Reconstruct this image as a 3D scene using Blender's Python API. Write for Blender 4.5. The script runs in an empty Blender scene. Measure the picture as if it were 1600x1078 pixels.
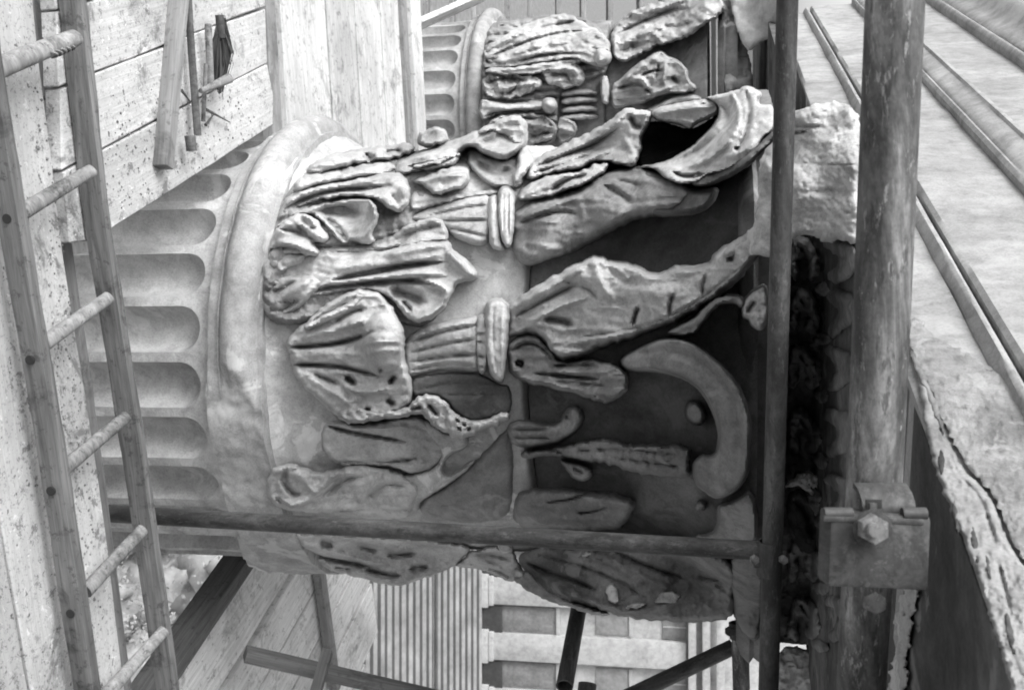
import bpy, bmesh, math, random
import numpy as np
from mathutils import Vector, Matrix

# ------------------------------------------------------------------ camera, sky, sun
sc = bpy.context.scene
F = 1700.0                       # focal length in photo pixels (photo is 1600 wide)
TP = 331.0 / F                   # tangent of the downward pitch
PITCH = math.atan(TP); CP = math.cos(PITCH); SP = math.sin(PITCH)
cam_d = bpy.data.cameras.new('camera'); cam = bpy.data.objects.new('camera', cam_d)
sc.collection.objects.link(cam); sc.camera = cam
cam_d.sensor_width = 36; cam_d.lens = 36 * F / 1600; cam_d.clip_start = 0.05; cam_d.clip_end = 3000
up = Vector((0, SP, CP)); left = Vector((-1, 0, 0)); back = Vector((0, -CP, SP))
m = Matrix((up, left, back)).transposed().to_4x4()      # the photographer held the camera on its side
cam.matrix_world = m
cam_d.dof.use_dof = True; cam_d.dof.focus_distance = 2.0; cam_d.dof.aperture_fstop = 16

sdir = Vector((-0.66, -0.40, 0.64)).normalized()
SUN_EL = math.asin(sdir.z); SUN_AZ = math.atan2(sdir.x, sdir.y)
w = bpy.data.worlds.new('World'); sc.world = w; w.use_nodes = True
nt = w.node_tree; nt.nodes.clear()
sky = nt.nodes.new('ShaderNodeTexSky'); sky.sky_type = 'NISHITA'; sky.sun_disc = False
sky.sun_elevation = SUN_EL; sky.sun_rotation = SUN_AZ; sky.dust_density = 4; sky.air_density = 1.2
bw = nt.nodes.new('ShaderNodeRGBToBW'); bg = nt.nodes.new('ShaderNodeBackground'); bg.inputs[1].default_value = 0.15
wo = nt.nodes.new('ShaderNodeOutputWorld')
nt.links.new(sky.outputs[0], bw.inputs[0]); nt.links.new(bw.outputs[0], bg.inputs[0]); nt.links.new(bg.outputs[0], wo.inputs[0])
sd = bpy.data.lights.new('sun', 'SUN'); sd.energy = 0.9; sd.angle = math.radians(45); sd.color = (1, 1, 1)
so = bpy.data.objects.new('sun', sd); sc.collection.objects.link(so)
so.rotation_euler = sdir.to_track_quat('Z', 'Y').to_euler()
sc.view_settings.view_transform = 'Standard'; sc.view_settings.look = 'None'
sc.view_settings.exposure = 1.12; sc.view_settings.gamma = 1
sc.render.engine = 'CYCLES'; sc.cycles.filter_width = 1.9
sc.cycles.max_bounces = 6; sc.cycles.diffuse_bounces = 4

# ------------------------------------------------------------------ helpers
RNG = random.Random(5)
COL = sc.collection
def ray(px, py):                 # direction with unit depth along the optical axis
    px = np.asarray(px, float); py = np.asarray(py, float); u = px - 800
    return np.stack([(py - 539) / F, (u * SP + F * CP) / F, (u * CP - F * SP) / F], -1)
def P(px, py, t): return Vector((ray(px, py) * t).tolist())
def onz(px, py, z):              # where a sight line meets a level plane
    d = ray(px, py); return Vector((d * (z / d[2])).tolist())
A_ = Vector((-0.399, 0.917, 0)); R_ = Vector((0.917, 0.399, 0))     # along the colonnade / into the building
def sw(s, w_, z): v = A_ * s + R_ * w_; return Vector((v.x, v.y, z))

def tag(o, label=None, cat=None, group=None, kind=None):
    if label: o['label'] = label
    if cat: o['category'] = cat
    if group: o['group'] = group
    if kind: o['kind'] = kind
    return o
def empty(name, loc, label, cat, group=None):
    o = bpy.data.objects.new(name, None); COL.objects.link(o); o.location = loc; o.empty_display_size = 0.1
    tag(o, label, cat, group); o.matrix_basis = Matrix.Translation(loc); return o
def link(name, me, mat, parent=None, matrix=None):
    if mat is not None and len(me.materials) == 0: me.materials.append(mat)
    o = bpy.data.objects.new(name, me); COL.objects.link(o)
    if parent is not None:
        o.parent = parent
        o.matrix_parent_inverse = Matrix.Identity(4)
        W = matrix or Matrix.Identity(4)
        o.matrix_basis = wm(parent).inverted() @ W
    elif matrix is not None: o.matrix_basis = matrix
    return o
def wm(o):
    return wm(o.parent) @ o.matrix_basis if o.parent else o.matrix_basis
def shade(me, ang=45):
    me.polygons.foreach_set('use_smooth', [True] * len(me.polygons))
    try: me.set_sharp_from_angle(angle=math.radians(ang))
    except Exception: pass
def pydata(name, v, f, smooth=True, ang=60):
    me = bpy.data.meshes.new(name); me.from_pydata([tuple(map(float, q)) for q in v], [], f); me.update()
    if smooth: shade(me, ang)
    return me

# value noise -------------------------------------------------------
def _hash(ix, iy, seed):
    n = (ix.astype(np.int64) * 374761393 + iy.astype(np.int64) * 668265263 + seed * 1442695041) & 0x7fffffff
    n = ((n ^ (n >> 13)) * 1274126177) & 0x7fffffff
    n = ((n ^ (n >> 16)) * 668265263) & 0x7fffffff
    return (n & 0xffffff) / float(0xffffff) * 2 - 1
def vnoise(x, y, seed=0):
    ix = np.floor(x); iy = np.floor(y); fx = x - ix; fy = y - iy
    fx = fx * fx * (3 - 2 * fx); fy = fy * fy * (3 - 2 * fy)
    a = _hash(ix, iy, seed); b = _hash(ix + 1, iy, seed); c = _hash(ix, iy + 1, seed); d = _hash(ix + 1, iy + 1, seed)
    return (a * (1 - fx) + b * fx) * (1 - fy) + (c * (1 - fx) + d * fx) * fy
def fbm(x, y, seed=0, oct=4):
    s = 0; a = 1; t = 0
    for k in range(oct):
        s = s + a * vnoise(x * 2 ** k, y * 2 ** k, seed + k * 17); t += a; a *= 0.5
    return s / t

# ------------------------------------------------------------------ materials
def mat_base(name):
    mt = bpy.data.materials.new(name); mt.use_nodes = True
    n = mt.node_tree.nodes; l = mt.node_tree.links
    return mt, n, l, n['Principled BSDF']
def grey(v): return (v, v, v, 1)
def noise(n, l, vec, scale, detail=6, rough=0.6, dist=0):
    t = n.new('ShaderNodeTexNoise'); t.inputs['Scale'].default_value = scale; t.inputs['Detail'].default_value = detail
    t.inputs['Roughness'].default_value = rough; t.inputs['Distortion'].default_value = dist
    l.new(vec, t.inputs['Vector']); return t.outputs[0]
def ramp(n, l, fac, stops):
    r = n.new('ShaderNodeValToRGB'); l.new(fac, r.inputs[0]); e = r.color_ramp.elements
    while len(e) < len(stops): e.new(0.5)
    for k, (p, v) in enumerate(stops): e[k].position = p; e[k].color = grey(v)
    return r.outputs[0]
def mixc(n, l, a, b, fac, mode='MIX'):
    mx = n.new('ShaderNodeMix'); mx.data_type = 'RGBA'; mx.blend_type = mode
    for s, val in ((6, a), (7, b)):
        if isinstance(val, float): mx.inputs[s].default_value = grey(val)
        else: l.new(val, mx.inputs[s])
    if isinstance(fac, float): mx.inputs[0].default_value = fac
    else: l.new(fac, mx.inputs[0])
    return mx.outputs[2]
def bump(n, l, b, fac, strength, dist, prev=None):
    q = n.new('ShaderNodeBump'); q.inputs['Strength'].default_value = strength; q.inputs['Distance'].default_value = dist
    l.new(fac, q.inputs['Height'])
    if prev: l.new(prev, q.inputs['Normal'])
    l.new(q.outputs[0], b.inputs['Normal']); return q.outputs[0]

def stone(name, lo, mid, hi, sc_=1.0, streak=None, pits=0.35, rough=0.9, bs=0.5, wearv=0.7):
    mt, n, l, b = mat_base(name)
    tc = n.new('ShaderNodeTexCoord').outputs['Object']
    mp = n.new('ShaderNodeMapping'); l.new(tc, mp.inputs[0]); v = mp.outputs[0]
    if streak: mp.inputs['Scale'].default_value = streak
    big = noise(n, l, v, 3.2 * sc_, 8, 0.68, 0.4)
    c = ramp(n, l, big, [(0.34, lo), (0.49, mid), (0.64, hi)])
    med = noise(n, l, tc, 22 * sc_, 8, 0.7)
    c = mixc(n, l, c, ramp(n, l, med, [(0.3, 0.62), (0.55, 1.0), (0.75, 1.12)]), 0.8, 'MULTIPLY')
    fine = noise(n, l, tc, 210 * sc_, 3, 0.7)
    c = mixc(n, l, c, ramp(n, l, fine, [(0.3, 0.72), (0.5, 1.0), (0.7, 1.15)]), 0.7, 'MULTIPLY')
    wear = noise(n, l, tc, 6.5 * sc_, 7, 0.62, 0.9)
    c = mixc(n, l, c, min(0.8, hi * 1.28), ramp(n, l, wear, [(0.57, 0.0), (0.60, 0.85 * wearv), (0.66, wearv)]))
    dirt = noise(n, l, tc, 9 * sc_, 10, 0.75, 1.2)
    c = mixc(n, l, c, lo * 0.45, ramp(n, l, dirt, [(0.60, 0.0), (0.70, pits)]))
    l.new(c, b.inputs['Base Color']); b.inputs['Roughness'].default_value = rough
    b.inputs['Specular IOR Level'].default_value = 0.06
    p = bump(n, l, b, med, bs, 0.006); bump(n, l, b, fine, bs * 0.8, 0.0015, p)
    return mt
M = {}
M['marble'] = stone('weathered_marble', 0.27, 0.40, 0.50, wearv=0.4, bs=0.8)
M['marble_clean'] = stone('pale_marble', 0.33, 0.44, 0.52, pits=0.3, wearv=0.45, bs=0.8)
M['marble_mid'] = stone('darkened_marble', 0.14, 0.22, 0.30, pits=0.4, wearv=0.3)  # darker marble copy; shade on the upper block is painted in
M['marble_half'] = stone('half_dark_marble', 0.14, 0.24, 0.35, pits=0.4, wearv=0.35, bs=0.8)  # mid-dark marble copy; paints shading on the sheath leaf and dim recess
M['marble_ring'] = stone('ring_marble', 0.22, 0.33, 0.40, pits=0.4)
M['marble_dark'] = stone('dark_marble', 0.07, 0.14, 0.24, pits=0.5, wearv=0.4, bs=0.8)  # dark marble copy; paints the shade on the soffit ornament
M['cement'] = stone('mortar_fill', 0.30, 0.42, 0.50, 1.3, pits=0.3, bs=0.7)
M['fracture'] = stone('fresh_broken_marble', 0.27, 0.38, 0.47, 1.5, pits=0.4, bs=0.7)
M['near_black'] = stone('near_black_stone', 0.015, 0.04, 0.09, pits=0.6, bs=0.8)  # near-black tone; paints the dark inside the volute and spall holes
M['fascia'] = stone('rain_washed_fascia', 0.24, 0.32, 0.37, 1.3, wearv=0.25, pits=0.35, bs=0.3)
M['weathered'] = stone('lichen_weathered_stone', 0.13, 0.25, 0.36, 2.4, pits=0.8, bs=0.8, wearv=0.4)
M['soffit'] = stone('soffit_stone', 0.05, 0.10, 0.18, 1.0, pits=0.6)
M['plaster'] = stone('far_plaster', 0.34, 0.42, 0.48, 0.2, pits=0.1, bs=0.1, wearv=0.1)
M['far_dark'] = stone('far_shutter', 0.14, 0.2, 0.26, 0.3, pits=0.1, bs=0.1, wearv=0.1)

def wood(name, lo, hi, spots=0.5, splat=0.0, dark=0.25, grain=.55):
    mt, n, l, b = mat_base(name)
    tc = n.new('ShaderNodeTexCoord').outputs['Object']
    info = n.new('ShaderNodeObjectInfo')
    add = n.new('ShaderNodeVectorMath'); add.operation = 'ADD'; l.new(tc, add.inputs[0])
    mul = n.new('ShaderNodeVectorMath'); mul.operation = 'SCALE'; l.new(info.outputs['Random'], mul.inputs['Scale']); mul.inputs[0].default_value = (31, 17, 9)
    l.new(mul.outputs[0], add.inputs[1]); v0 = add.outputs[0]
    mp = n.new('ShaderNodeMapping'); l.new(v0, mp.inputs[0]); mp.inputs['Scale'].default_value = (1, 16, 16)
    g = noise(n, l, mp.outputs[0], 4.5, 8, 0.65, 0.6)
    c = ramp(n, l, g, [(0.3, lo), (0.5, (lo + hi) / 2), (0.66, hi)])
    mp2 = n.new('ShaderNodeMapping'); l.new(v0, mp2.inputs[0]); mp2.inputs['Scale'].default_value = (1.2, 60, 60)
    g2 = noise(n, l, mp2.outputs[0], 5, 4, 0.6, 0.2)
    c = mixc(n, l, c, ramp(n, l, g2, [(0.32, 0.55), (0.5, 1.0)]), grain, 'MULTIPLY')
    bl = noise(n, l, v0, 7, 9, 0.72, 0.5)
    c = mixc(n, l, c, dark * lo, ramp(n, l, bl, [(0.55, 0.0), (0.63, spots * .8)]))
    bl2 = noise(n, l, v0, 26, 6, 0.8, 0.3)
    c = mixc(n, l, c, dark * lo, ramp(n, l, bl2, [(0.57, 0.0), (0.62, spots * .8)]))
    sp = noise(n, l, v0, 55, 3, 0.6, 0)
    c = mixc(n, l, c, 0.05, ramp(n, l, sp, [(0.64, 0.0), (0.70, spots * 0.9)]))
    if splat:
        fs = noise(n, l, v0, 120, 4, 0.8)
        c = mixc(n, l, c, lo * .4, ramp(n, l, fs, [(0.55, 0.0), (0.62, 0.6)]))
        ws = noise(n, l, v0, 60, 5, 0.7, 0.3)
        c = mixc(n, l, c, 0.8, ramp(n, l, ws, [(0.60, 0.0), (0.66, splat)]))
    patch = noise(n, l, v0, 2.2, 5, 0.6, 0.6)
    c = mixc(n, l, c, ramp(n, l, patch, [(0.36, 0.72), (0.52, 1.0), (0.66, 1.12)]), 0.9, 'MULTIPLY')
    c = mixc(n, l, c, ramp(n, l, info.outputs['Random'], [(0.0, 0.88), (1.0, 1.06)]), 1.0, 'MULTIPLY')
    l.new(c, b.inputs['Base Color']); b.inputs['Roughness'].default_value = 0.85; b.inputs['Specular IOR Level'].default_value = 0.2
    p = bump(n, l, b, g, 0.5, 0.004); bump(n, l, b, g2, 0.4, 0.0012, p)
    return mt
M['plank'] = wood('bleached_plank', 0.48, 0.70, 0.65)
M['plank_splat'] = wood('mortar_splashed_plank', 0.46, 0.58, 0.9, 0.7, grain=.25)
M['plank_pale'] = wood('brightened_plank', 0.55, 0.78, 0.6)  # brightened to offset the column's shadow on the right floor
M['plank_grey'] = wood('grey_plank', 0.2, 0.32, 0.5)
M['ladder'] = wood('ladder_wood', 0.09, 0.21, 0.6)
M['ladder_top'] = wood('worn_ladder_wood', 0.15, 0.32, 0.8)
M['timber'] = wood('dark_timber', 0.07, 0.15, 0.5)

def metal(name, lo, hi, spec=0.5, sc_=1):
    mt, n, l, b = mat_base(name)
    tc = n.new('ShaderNodeTexCoord').outputs['Object']
    mp = n.new('ShaderNodeMapping'); l.new(tc, mp.inputs[0]); mp.inputs['Scale'].default_value = (1, 1, 0.28)
    a = noise(n, l, mp.outputs[0], 16 * sc_, 10, 0.72, 0.5)
    c = ramp(n, l, a, [(0.40, lo), (0.5, (lo * 2 + hi) / 3), (0.60, hi)])
    f = noise(n, l, tc, 160, 4, 0.7)
    c = mixc(n, l, c, ramp(n, l, f, [(0.35, 0.7), (0.6, 1.15)]), 0.7, 'MULTIPLY')
    sp = noise(n, l, mp.outputs[0], 90, 6, 0.8, 0.2)
    c = mixc(n, l, c, hi * 1.5, ramp(n, l, sp, [(0.57, 0.0), (0.63, 0.6)]))
    dk = noise(n, l, mp.outputs[0], 45, 5, 0.7, 0.2)
    c = mixc(n, l, c, lo * .6, ramp(n, l, dk, [(0.56, 0.0), (0.62, 0.7)]))
    l.new(c, b.inputs['Base Color']); b.inputs['Metallic'].default_value = 0.25
    l.new(ramp(n, l, a, [(0.3, 0.75), (0.7, 0.5)]), b.inputs['Roughness'])
    b.inputs['Specular IOR Level'].default_value = spec
    p = bump(n, l, b, a, 0.35, 0.002); bump(n, l, b, f, 0.4, 0.0006, p)
    return mt
M['steel'] = metal('rusty_galvanised_tube', 0.045, 0.28)
M['steel_dark'] = metal('dark_rusty_tube', 0.025, 0.10)
M['clamp'] = metal('cast_clamp', 0.045, 0.085, 0.5, 2.2)
M['nut'] = metal('worn_nut', 0.14, 0.26, 0.6, 2)
M['rope'] = wood('dirty_bristle', 0.04, 0.14, 0.4)
def simple(name, v, rough=0.8):
    mt, n, l, b = mat_base(name); tc = n.new('ShaderNodeTexCoord').outputs['Object']
    a = noise(n, l, tc, 3, 6, 0.7); l.new(ramp(n, l, a, [(0.3, v * 0.6), (0.7, v * 1.3)]), b.inputs['Base Color'])
    b.inputs['Roughness'].default_value = rough; return mt
M['leaf'] = simple('foliage', 0.34); M['bark'] = simple('bark', 0.08); M['earth'] = simple('earth', 0.22)
M['void'] = simple('deep_hole', 0.02); M['glass'] = simple('window_glass', 0.05, 0.2)
M['furrow'] = simple('furrow_shade', 0.06)  # dark stripes paint the furrow shading that the ribs lack
M['tin'] = simple('zinc_sheet', 0.24)

# ------------------------------------------------------------------ geometry helpers
def box_mesh(name, L, W, H, bev=0.002, rough=0.0):
    bm = bmesh.new(); bmesh.ops.create_cube(bm, size=1)
    for v in bm.verts: v.co = Vector((v.co.x * L, v.co.y * W, v.co.z * H))
    if bev: bmesh.ops.bevel(bm, geom=list(bm.edges), offset=bev, segments=2, affect='EDGES', profile=0.6)
    me = bpy.data.meshes.new(name); bm.to_mesh(me); bm.free(); shade(me, 40); return me
def frame(d, upv=Vector((0, 0, 1))):
    x = d.normalized(); y = upv.cross(x)
    if y.length < 1e-4: y = Vector((0, 1, 0)).cross(x)
    y.normalize(); z = x.cross(y); return Matrix((x, y, z)).transposed().to_4x4()
def beam(name, p0, p1, W, H, mat, parent=None, upv=Vector((0, 0, 1)), bev=0.003):
    d = p1 - p0; me = box_mesh(name, d.length, W, H, bev)
    return link(name, me, mat, parent, Matrix.Translation((p0 + p1) / 2) @ frame(d, upv))
def tube_mesh(name, L, r, wall=0.0035, seg=40, wob=0.0, r2=None):
    rings = [(0, r - wall), (0, r), (L, r2 or r), (L, (r2 or r) - wall)]
    if wall <= 0: rings = [(0, 1e-4), (0, r), (L, r2 or r), (L, 1e-4)]
    v = []; f = []
    zs = [rings[0], rings[1]]; N = max(2, int(L / 0.05)) if wob else 1
    for k in range(1, N): zs.append((L * k / N, r + ((r2 or r) - r) * k / N))
    zs += rings[2:]
    for k, (z, rr) in enumerate(zs):
        ox = wob * math.sin(z * 9 + 1); oy = wob * math.sin(z * 7 + 4)
        for a in range(seg):
            q = 2 * math.pi * a / seg
            r3 = rr * (1 + (0.06 * math.sin(q * 3 + z * 11) if wob else 0)); v.append((r3 * math.cos(q) + ox, r3 * math.sin(q) + oy, z))
    K = len(zs)
    for k in range(K - 1 if wall <= 0 else K):
        k2 = (k + 1) % K
        for a in range(seg):
            b = (a + 1) % seg; f.append((k * seg + a, k * seg + b, k2 * seg + b, k2 * seg + a))
    return pydata(name, v, f, True, 40)
def tube(name, p0, p1, r, mat, parent=None, wall=0.0035, wob=0.0, r2=None):
    d = p1 - p0; me = tube_mesh(name, d.length, r, wall, 40, wob, r2)
    return link(name, me, mat, parent, Matrix.Translation(p0) @ d.to_track_quat('Z', 'Y').to_matrix().to_4x4())
def prism(name, top, thick, mat, parent=None, bev=0.003, jit=0.0, matdir=None):
    """flat board: outline points on a level plane, given thickness below"""
    c = sum(top, Vector()) / len(top)
    d = (matdir or (top[1] - top[0])).normalized(); fr = Matrix.Translation(c) @ frame(d)
    inv = fr.inverted(); bm = bmesh.new()
    loc = [inv @ q for q in top]
    # subdivide outline and wobble it slightly so the sawn edges are not ruler straight
    pts = []
    for i, q in enumerate(loc):
        r = loc[(i + 1) % len(loc)]; nseg = max(1, int((r - q).length / 0.12))
        for k in range(nseg):
            s = q.lerp(r, k / nseg)
            if jit: s = s + Vector((RNG.uniform(-jit, jit), RNG.uniform(-jit, jit), 0))
            pts.append(s)
    vt = [bm.verts.new(q) for q in pts]; f = bm.faces.new(vt)
    if f.normal.z < 0: f.normal_flip()
    f.normal_update()
    if f.normal.z < 0: bmesh.ops.reverse_faces(bm, faces=[f])
    r = bmesh.ops.extrude_face_region(bm, geom=[f]); vs = [g for g in r['geom'] if isinstance(g, bmesh.types.BMVert)]
    bmesh.ops.translate(bm, verts=vs, vec=(0, 0, -thick))
    bmesh.ops.recalc_face_normals(bm, faces=bm.faces)
    if bev:
        es = [e for e in bm.edges if len(e.link_faces) == 2 and e.calc_face_angle(0) > 1.2]
        bmesh.ops.bevel(bm, geom=es, offset=bev, segments=1, affect='EDGES')
    me = bpy.data.meshes.new(name); bm.to_mesh(me); bm.free(); shade(me, 35)
    return link(name, me, mat, parent, fr)

# ------------------------------------------------------------------ carved relief: traced outline, real depth on a round body
def chaikin(p, n=2, closed=True):
    p = np.array(p, float)
    for _ in range(n):
        if closed: q = np.roll(p, -1, 0); p = np.stack([p * .75 + q * .25, p * .25 + q * .75], 1).reshape(-1, 2)
        else:
            a, b = p[:-1], p[1:]; q = np.stack([a * .75 + b * .25, a * .25 + b * .75], 1).reshape(-1, 2); p = np.vstack([p[:1], q, p[-1:]])
    return p
def segdist(X, Y, poly, closed=False):
    """distance to a polyline, parameter along it (0..1) and nearest point"""
    p = poly; q = np.roll(p, -1, 0) if closed else p[1:]; p = p if closed else p[:-1]
    d = q - p; L2 = (d ** 2).sum(1) + 1e-9; seglen = np.sqrt(L2); cum = np.concatenate([[0], np.cumsum(seglen)]); tot = cum[-1]
    best = np.full(X.shape, 1e9); par = np.zeros(X.shape); nx = np.zeros(X.shape); ny = np.zeros(X.shape)
    for k in range(len(p)):
        t = np.clip(((X - p[k, 0]) * d[k, 0] + (Y - p[k, 1]) * d[k, 1]) / L2[k], 0, 1)
        cx = p[k, 0] + t * d[k, 0]; cy = p[k, 1] + t * d[k, 1]; ds = (X - cx) ** 2 + (Y - cy) ** 2
        mk = ds < best; best[mk] = ds[mk]; par[mk] = ((cum[k] + t * seglen[k]) / tot)[mk]; nx[mk] = cx[mk]; ny[mk] = cy[mk]
    return np.sqrt(best), par, nx, ny
def inside(X, Y, p):
    r = np.zeros(X.shape, bool); q = np.roll(p, -1, 0)
    for (x0, y0), (x1, y1) in zip(p, q):
        if y0 == y1: continue
        c = ((y0 > Y) != (y1 > Y)) & (X < (x1 - x0) * (Y - y0) / (y1 - y0) + x0); r ^= c
    return r

class Body:                       # round body: centre, profile radius(z)
    def __init__(s, cx, cy, prof): s.c = (cx, cy); s.z = np.array([p[0] for p in prof]); s.r = np.array([p[1] for p in prof])
    def R(s, z): return np.interp(z, s.z, s.r)
    def depth(s, px, py):
        d = ray(px, py); dx, dy, dz = d[..., 0], d[..., 1], d[..., 2]
        cx, cy = s.c; a = dx * dx + dy * dy; b = dx * cx + dy * cy; tm = b / a
        t = tm - 0.6 / np.sqrt(a)
        perp2 = (cx * cx + cy * cy) - b * b / a
        for _ in range(8):
            R = s.R(t * dz); disc = R * R - perp2
            disc = np.where(disc > 0.02, disc, 0.02 * np.exp(np.minimum(disc - 0.02, 0) / 0.02))
            t = tm - np.sqrt(disc / a)
        return t
class Flat:                       # freely tilted surface through control depths
    def __init__(s, ctrl): s.ctrl = ctrl
    def depth(s, px, py): return ctrl_h(px, py, s.ctrl)
def ctrl_h(X, Y, c):
    if not isinstance(c, (list, tuple)): return np.full(np.shape(X), float(c))
    num = 0; den = 0
    for (x, y, h) in c:
        w_ = 1.0 / ((X - x) ** 2 + (Y - y) ** 2 + 120.0) ** 1.3; num = num + w_ * h; den = den + w_
    return num / den

SEED = [1]
def relief(name, parent, body, outline, h, lines=(), edge=10, e0=0.3, skirt=None, step=2.6, mat='marble', jag=0.8, n=0.006, ns=16.0,
           folds=None, bulge=(), label=None, smooth=2):
    SEED[0] += 7; seed = SEED[0]
    poly = chaikin(outline, smooth)
    if jag:
        q = np.roll(poly, -1, 0); r = np.roll(poly, 1, 0); tn = q - r; tn /= (np.linalg.norm(tn, axis=1)[:, None] + 1e-9)
        nn = np.stack([tn[:, 1], -tn[:, 0]], 1)
        # resample densely first
        nl = max(40, int(np.linalg.norm(tn * 0 + (q - poly), axis=1).sum() / 2.5)); sl_ = np.concatenate([[0], np.cumsum(np.linalg.norm(q - poly, axis=1))])
        tt_ = np.linspace(0, sl_[-1], nl, endpoint=False); pc = np.vstack([poly, poly[:1]]); nc = np.vstack([nn, nn[:1]])
        nn = np.stack([np.interp(tt_, sl_, nc[:, 0]), np.interp(tt_, sl_, nc[:, 1])], 1); poly = np.stack([np.interp(tt_, sl_, pc[:, 0]), np.interp(tt_, sl_, pc[:, 1])], 1)
        j = fbm(poly[:, 0] / 7, poly[:, 1] / 7, seed, 3) * jag * 2
        if name == 'acanthus_leaf': j = j + (np.abs(fbm(poly[:, 0] / 16, poly[:, 1] / 16, seed + 4, 2)) - .25) * 5 * (1 if body is globals().get('BM') else .6)
        poly = poly + nn * j[:, None]
    x0, y0 = poly.min(0) - step; x1, y1 = poly.max(0) + step
    xs = np.arange(x0, x1 + step, step); ys = np.arange(y0, y1 + step, step)
    X, Y = np.meshgrid(xs, ys, indexing='ij')
    d, _, nx, ny = segdist(X, Y, poly, True); ins = inside(X, Y, poly)
    keep = ins | (d < step * 0.9)
    X = np.where(ins, X, nx); Y = np.where(ins, Y, ny); sdn = np.where(ins, d, 0)
    H = ctrl_h(X, Y, h) * (1 if not isinstance(body, Body) else (.92 if name == 'acanthus_leaf' and body is globals().get('BM') else 1.1))
    if body is globals().get('BM'): H = H + 0.10 * np.clip((X - 810) / 200, 0, 1)
    edge = edge * 0.85; e0 = min(1, e0 * 0.75); q = np.clip(sdn / edge, 0, 1); prof = e0 + (1 - e0) * (1 - (1 - q) ** 2) ** 0.75
    D = H * prof
    for ln in lines:
        pl = chaikin(ln[0], 2, False); wd, am = ln[1], ln[2]; dd, par, _, _ = segdist(X, Y, pl)
        tp = np.clip(np.minimum(par, 1 - par) * 5 + 0.25, 0, 1)
        if am < 0: am = am * 1.05; g = np.clip(1 - dd / (wd * tp + 0.5), 0, 1) ** 1.1
        else: g = np.exp(-(dd / (wd * tp + 0.5)) ** 2)
        D = D + am * g * tp * np.clip(0.25 + sdn / 5, 0, 1)
    if name == 'acanthus_leaf' and isinstance(body, Body):
        wx = X + 14 * fbm(X / 45, Y / 45, seed + 9, 2); wy = Y + 16 * fbm(X / 70, Y / 70, seed + 10, 2)
        sl = 2.0 if body is globals().get('BM') else 1.0
        st = 1 - np.abs(fbm(wx / (50 * sl), wy / (8.5 * sl), seed + 5, 2)) * 2
        D = D + (0.0085 if sl > 1 else 0.02) * (st - 0.6) * np.clip(sdn / 6, 0, 1)
        D = D + (0.003 if sl > 1 else 0.010) * np.exp(-((sdn - 2.5 * sl) / (2.2 * sl)) ** 2)
        D = D + (0.0045 if sl > 1 else 0.004) * np.abs(fbm(wx / 26, wy / 3.4, seed + 6, 2)) * np.clip(sdn / 4, 0, 1)
    for (bx, by, rx, ry, am) in bulge:
        rr = ((X - bx) / rx) ** 2 + ((Y - by) / ry) ** 2; D = D + am * np.sqrt(np.clip(1 - rr, 0, 1))
    if folds:
        for (ang, per, am) in ([folds] if not isinstance(folds, list) else folds):
            c, s_ = math.cos(math.radians(ang)), math.sin(math.radians(ang))
            u = X * c + Y * s_ + 9 * fbm(X / 60, Y / 60, seed + 3, 2); ph = u / per
            tri = np.abs((ph % 1) * 2 - 1); D = D + am * (tri ** 0.7 - 0.55) * np.clip(sdn / 7, 0, 1)
    D = D + n * fbm(X / ns, Y / ns, seed + 1, 4) + 0.45 * n * fbm(X / 4.5, Y / 4.5, seed + 2, 3)
    t = body.depth(X, Y) - D
    V = ray(X, Y) * t[..., None]
    idx = -np.ones(X.shape, int); idx[keep] = np.arange(keep.sum())
    vf = V[keep]
    k = keep[:-1, :-1] & keep[1:, :-1] & keep[1:, 1:] & keep[:-1, 1:]
    k &= (ins[:-1, :-1] | ins[1:, :-1] | ins[1:, 1:] | ins[:-1, 1:])
    I, J = np.nonzero(k)
    fa = np.stack([idx[I, J], idx[I, J + 1], idx[I + 1, J + 1], idx[I + 1, J]], 1)
    # skirt
    E = {}
    for f in fa.tolist():
        for a, b in ((f[0], f[1]), (f[1], f[2]), (f[2], f[3]), (f[3], f[0])):
            if (b, a) in E: del E[(b, a)]
            else: E[(a, b)] = 1
    Hk = H[keep]; dirs = ray(X, Y)[keep]; dirs = dirs / np.linalg.norm(dirs, axis=1)[:, None]
    nv = len(vf); extra = []; mp = {}; faces = fa.tolist()
    def bk(a):
        if a not in mp:
            sk = skirt if skirt is not None else max(0.03, Hk[a] * 0.8 + 0.02)
            mp[a] = nv + len(extra); extra.append(vf[a] + dirs[a] * sk)
        return mp[a]
    for (a, b) in E: faces.append((b, a, bk(a), bk(b)))
    allv = np.vstack([vf, np.array(extra)]) if extra else vf
    loc = wm(parent).translation if parent is not None else Vector((0, 0, 0))
    allv = allv - np.array(loc)
    me = bpy.data.meshes.new(name); me.from_pydata(allv.tolist(), [], faces); me.update()
    bm = bmesh.new(); bm.from_mesh(me); bmesh.ops.remove_doubles(bm, verts=bm.verts, dist=0.0002)
    bmesh.ops.delete(bm, geom=[v for v in bm.verts if not v.link_faces], context='VERTS')
    bm.to_mesh(me); bm.free(); shade(me, 65)
    me.materials.append(M[mat] if isinstance(mat, str) else mat)
    o = bpy.data.objects.new(name, me); COL.objects.link(o)
    if parent is not None: o.parent = parent
    if label: o['label'] = label
    return o

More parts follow.
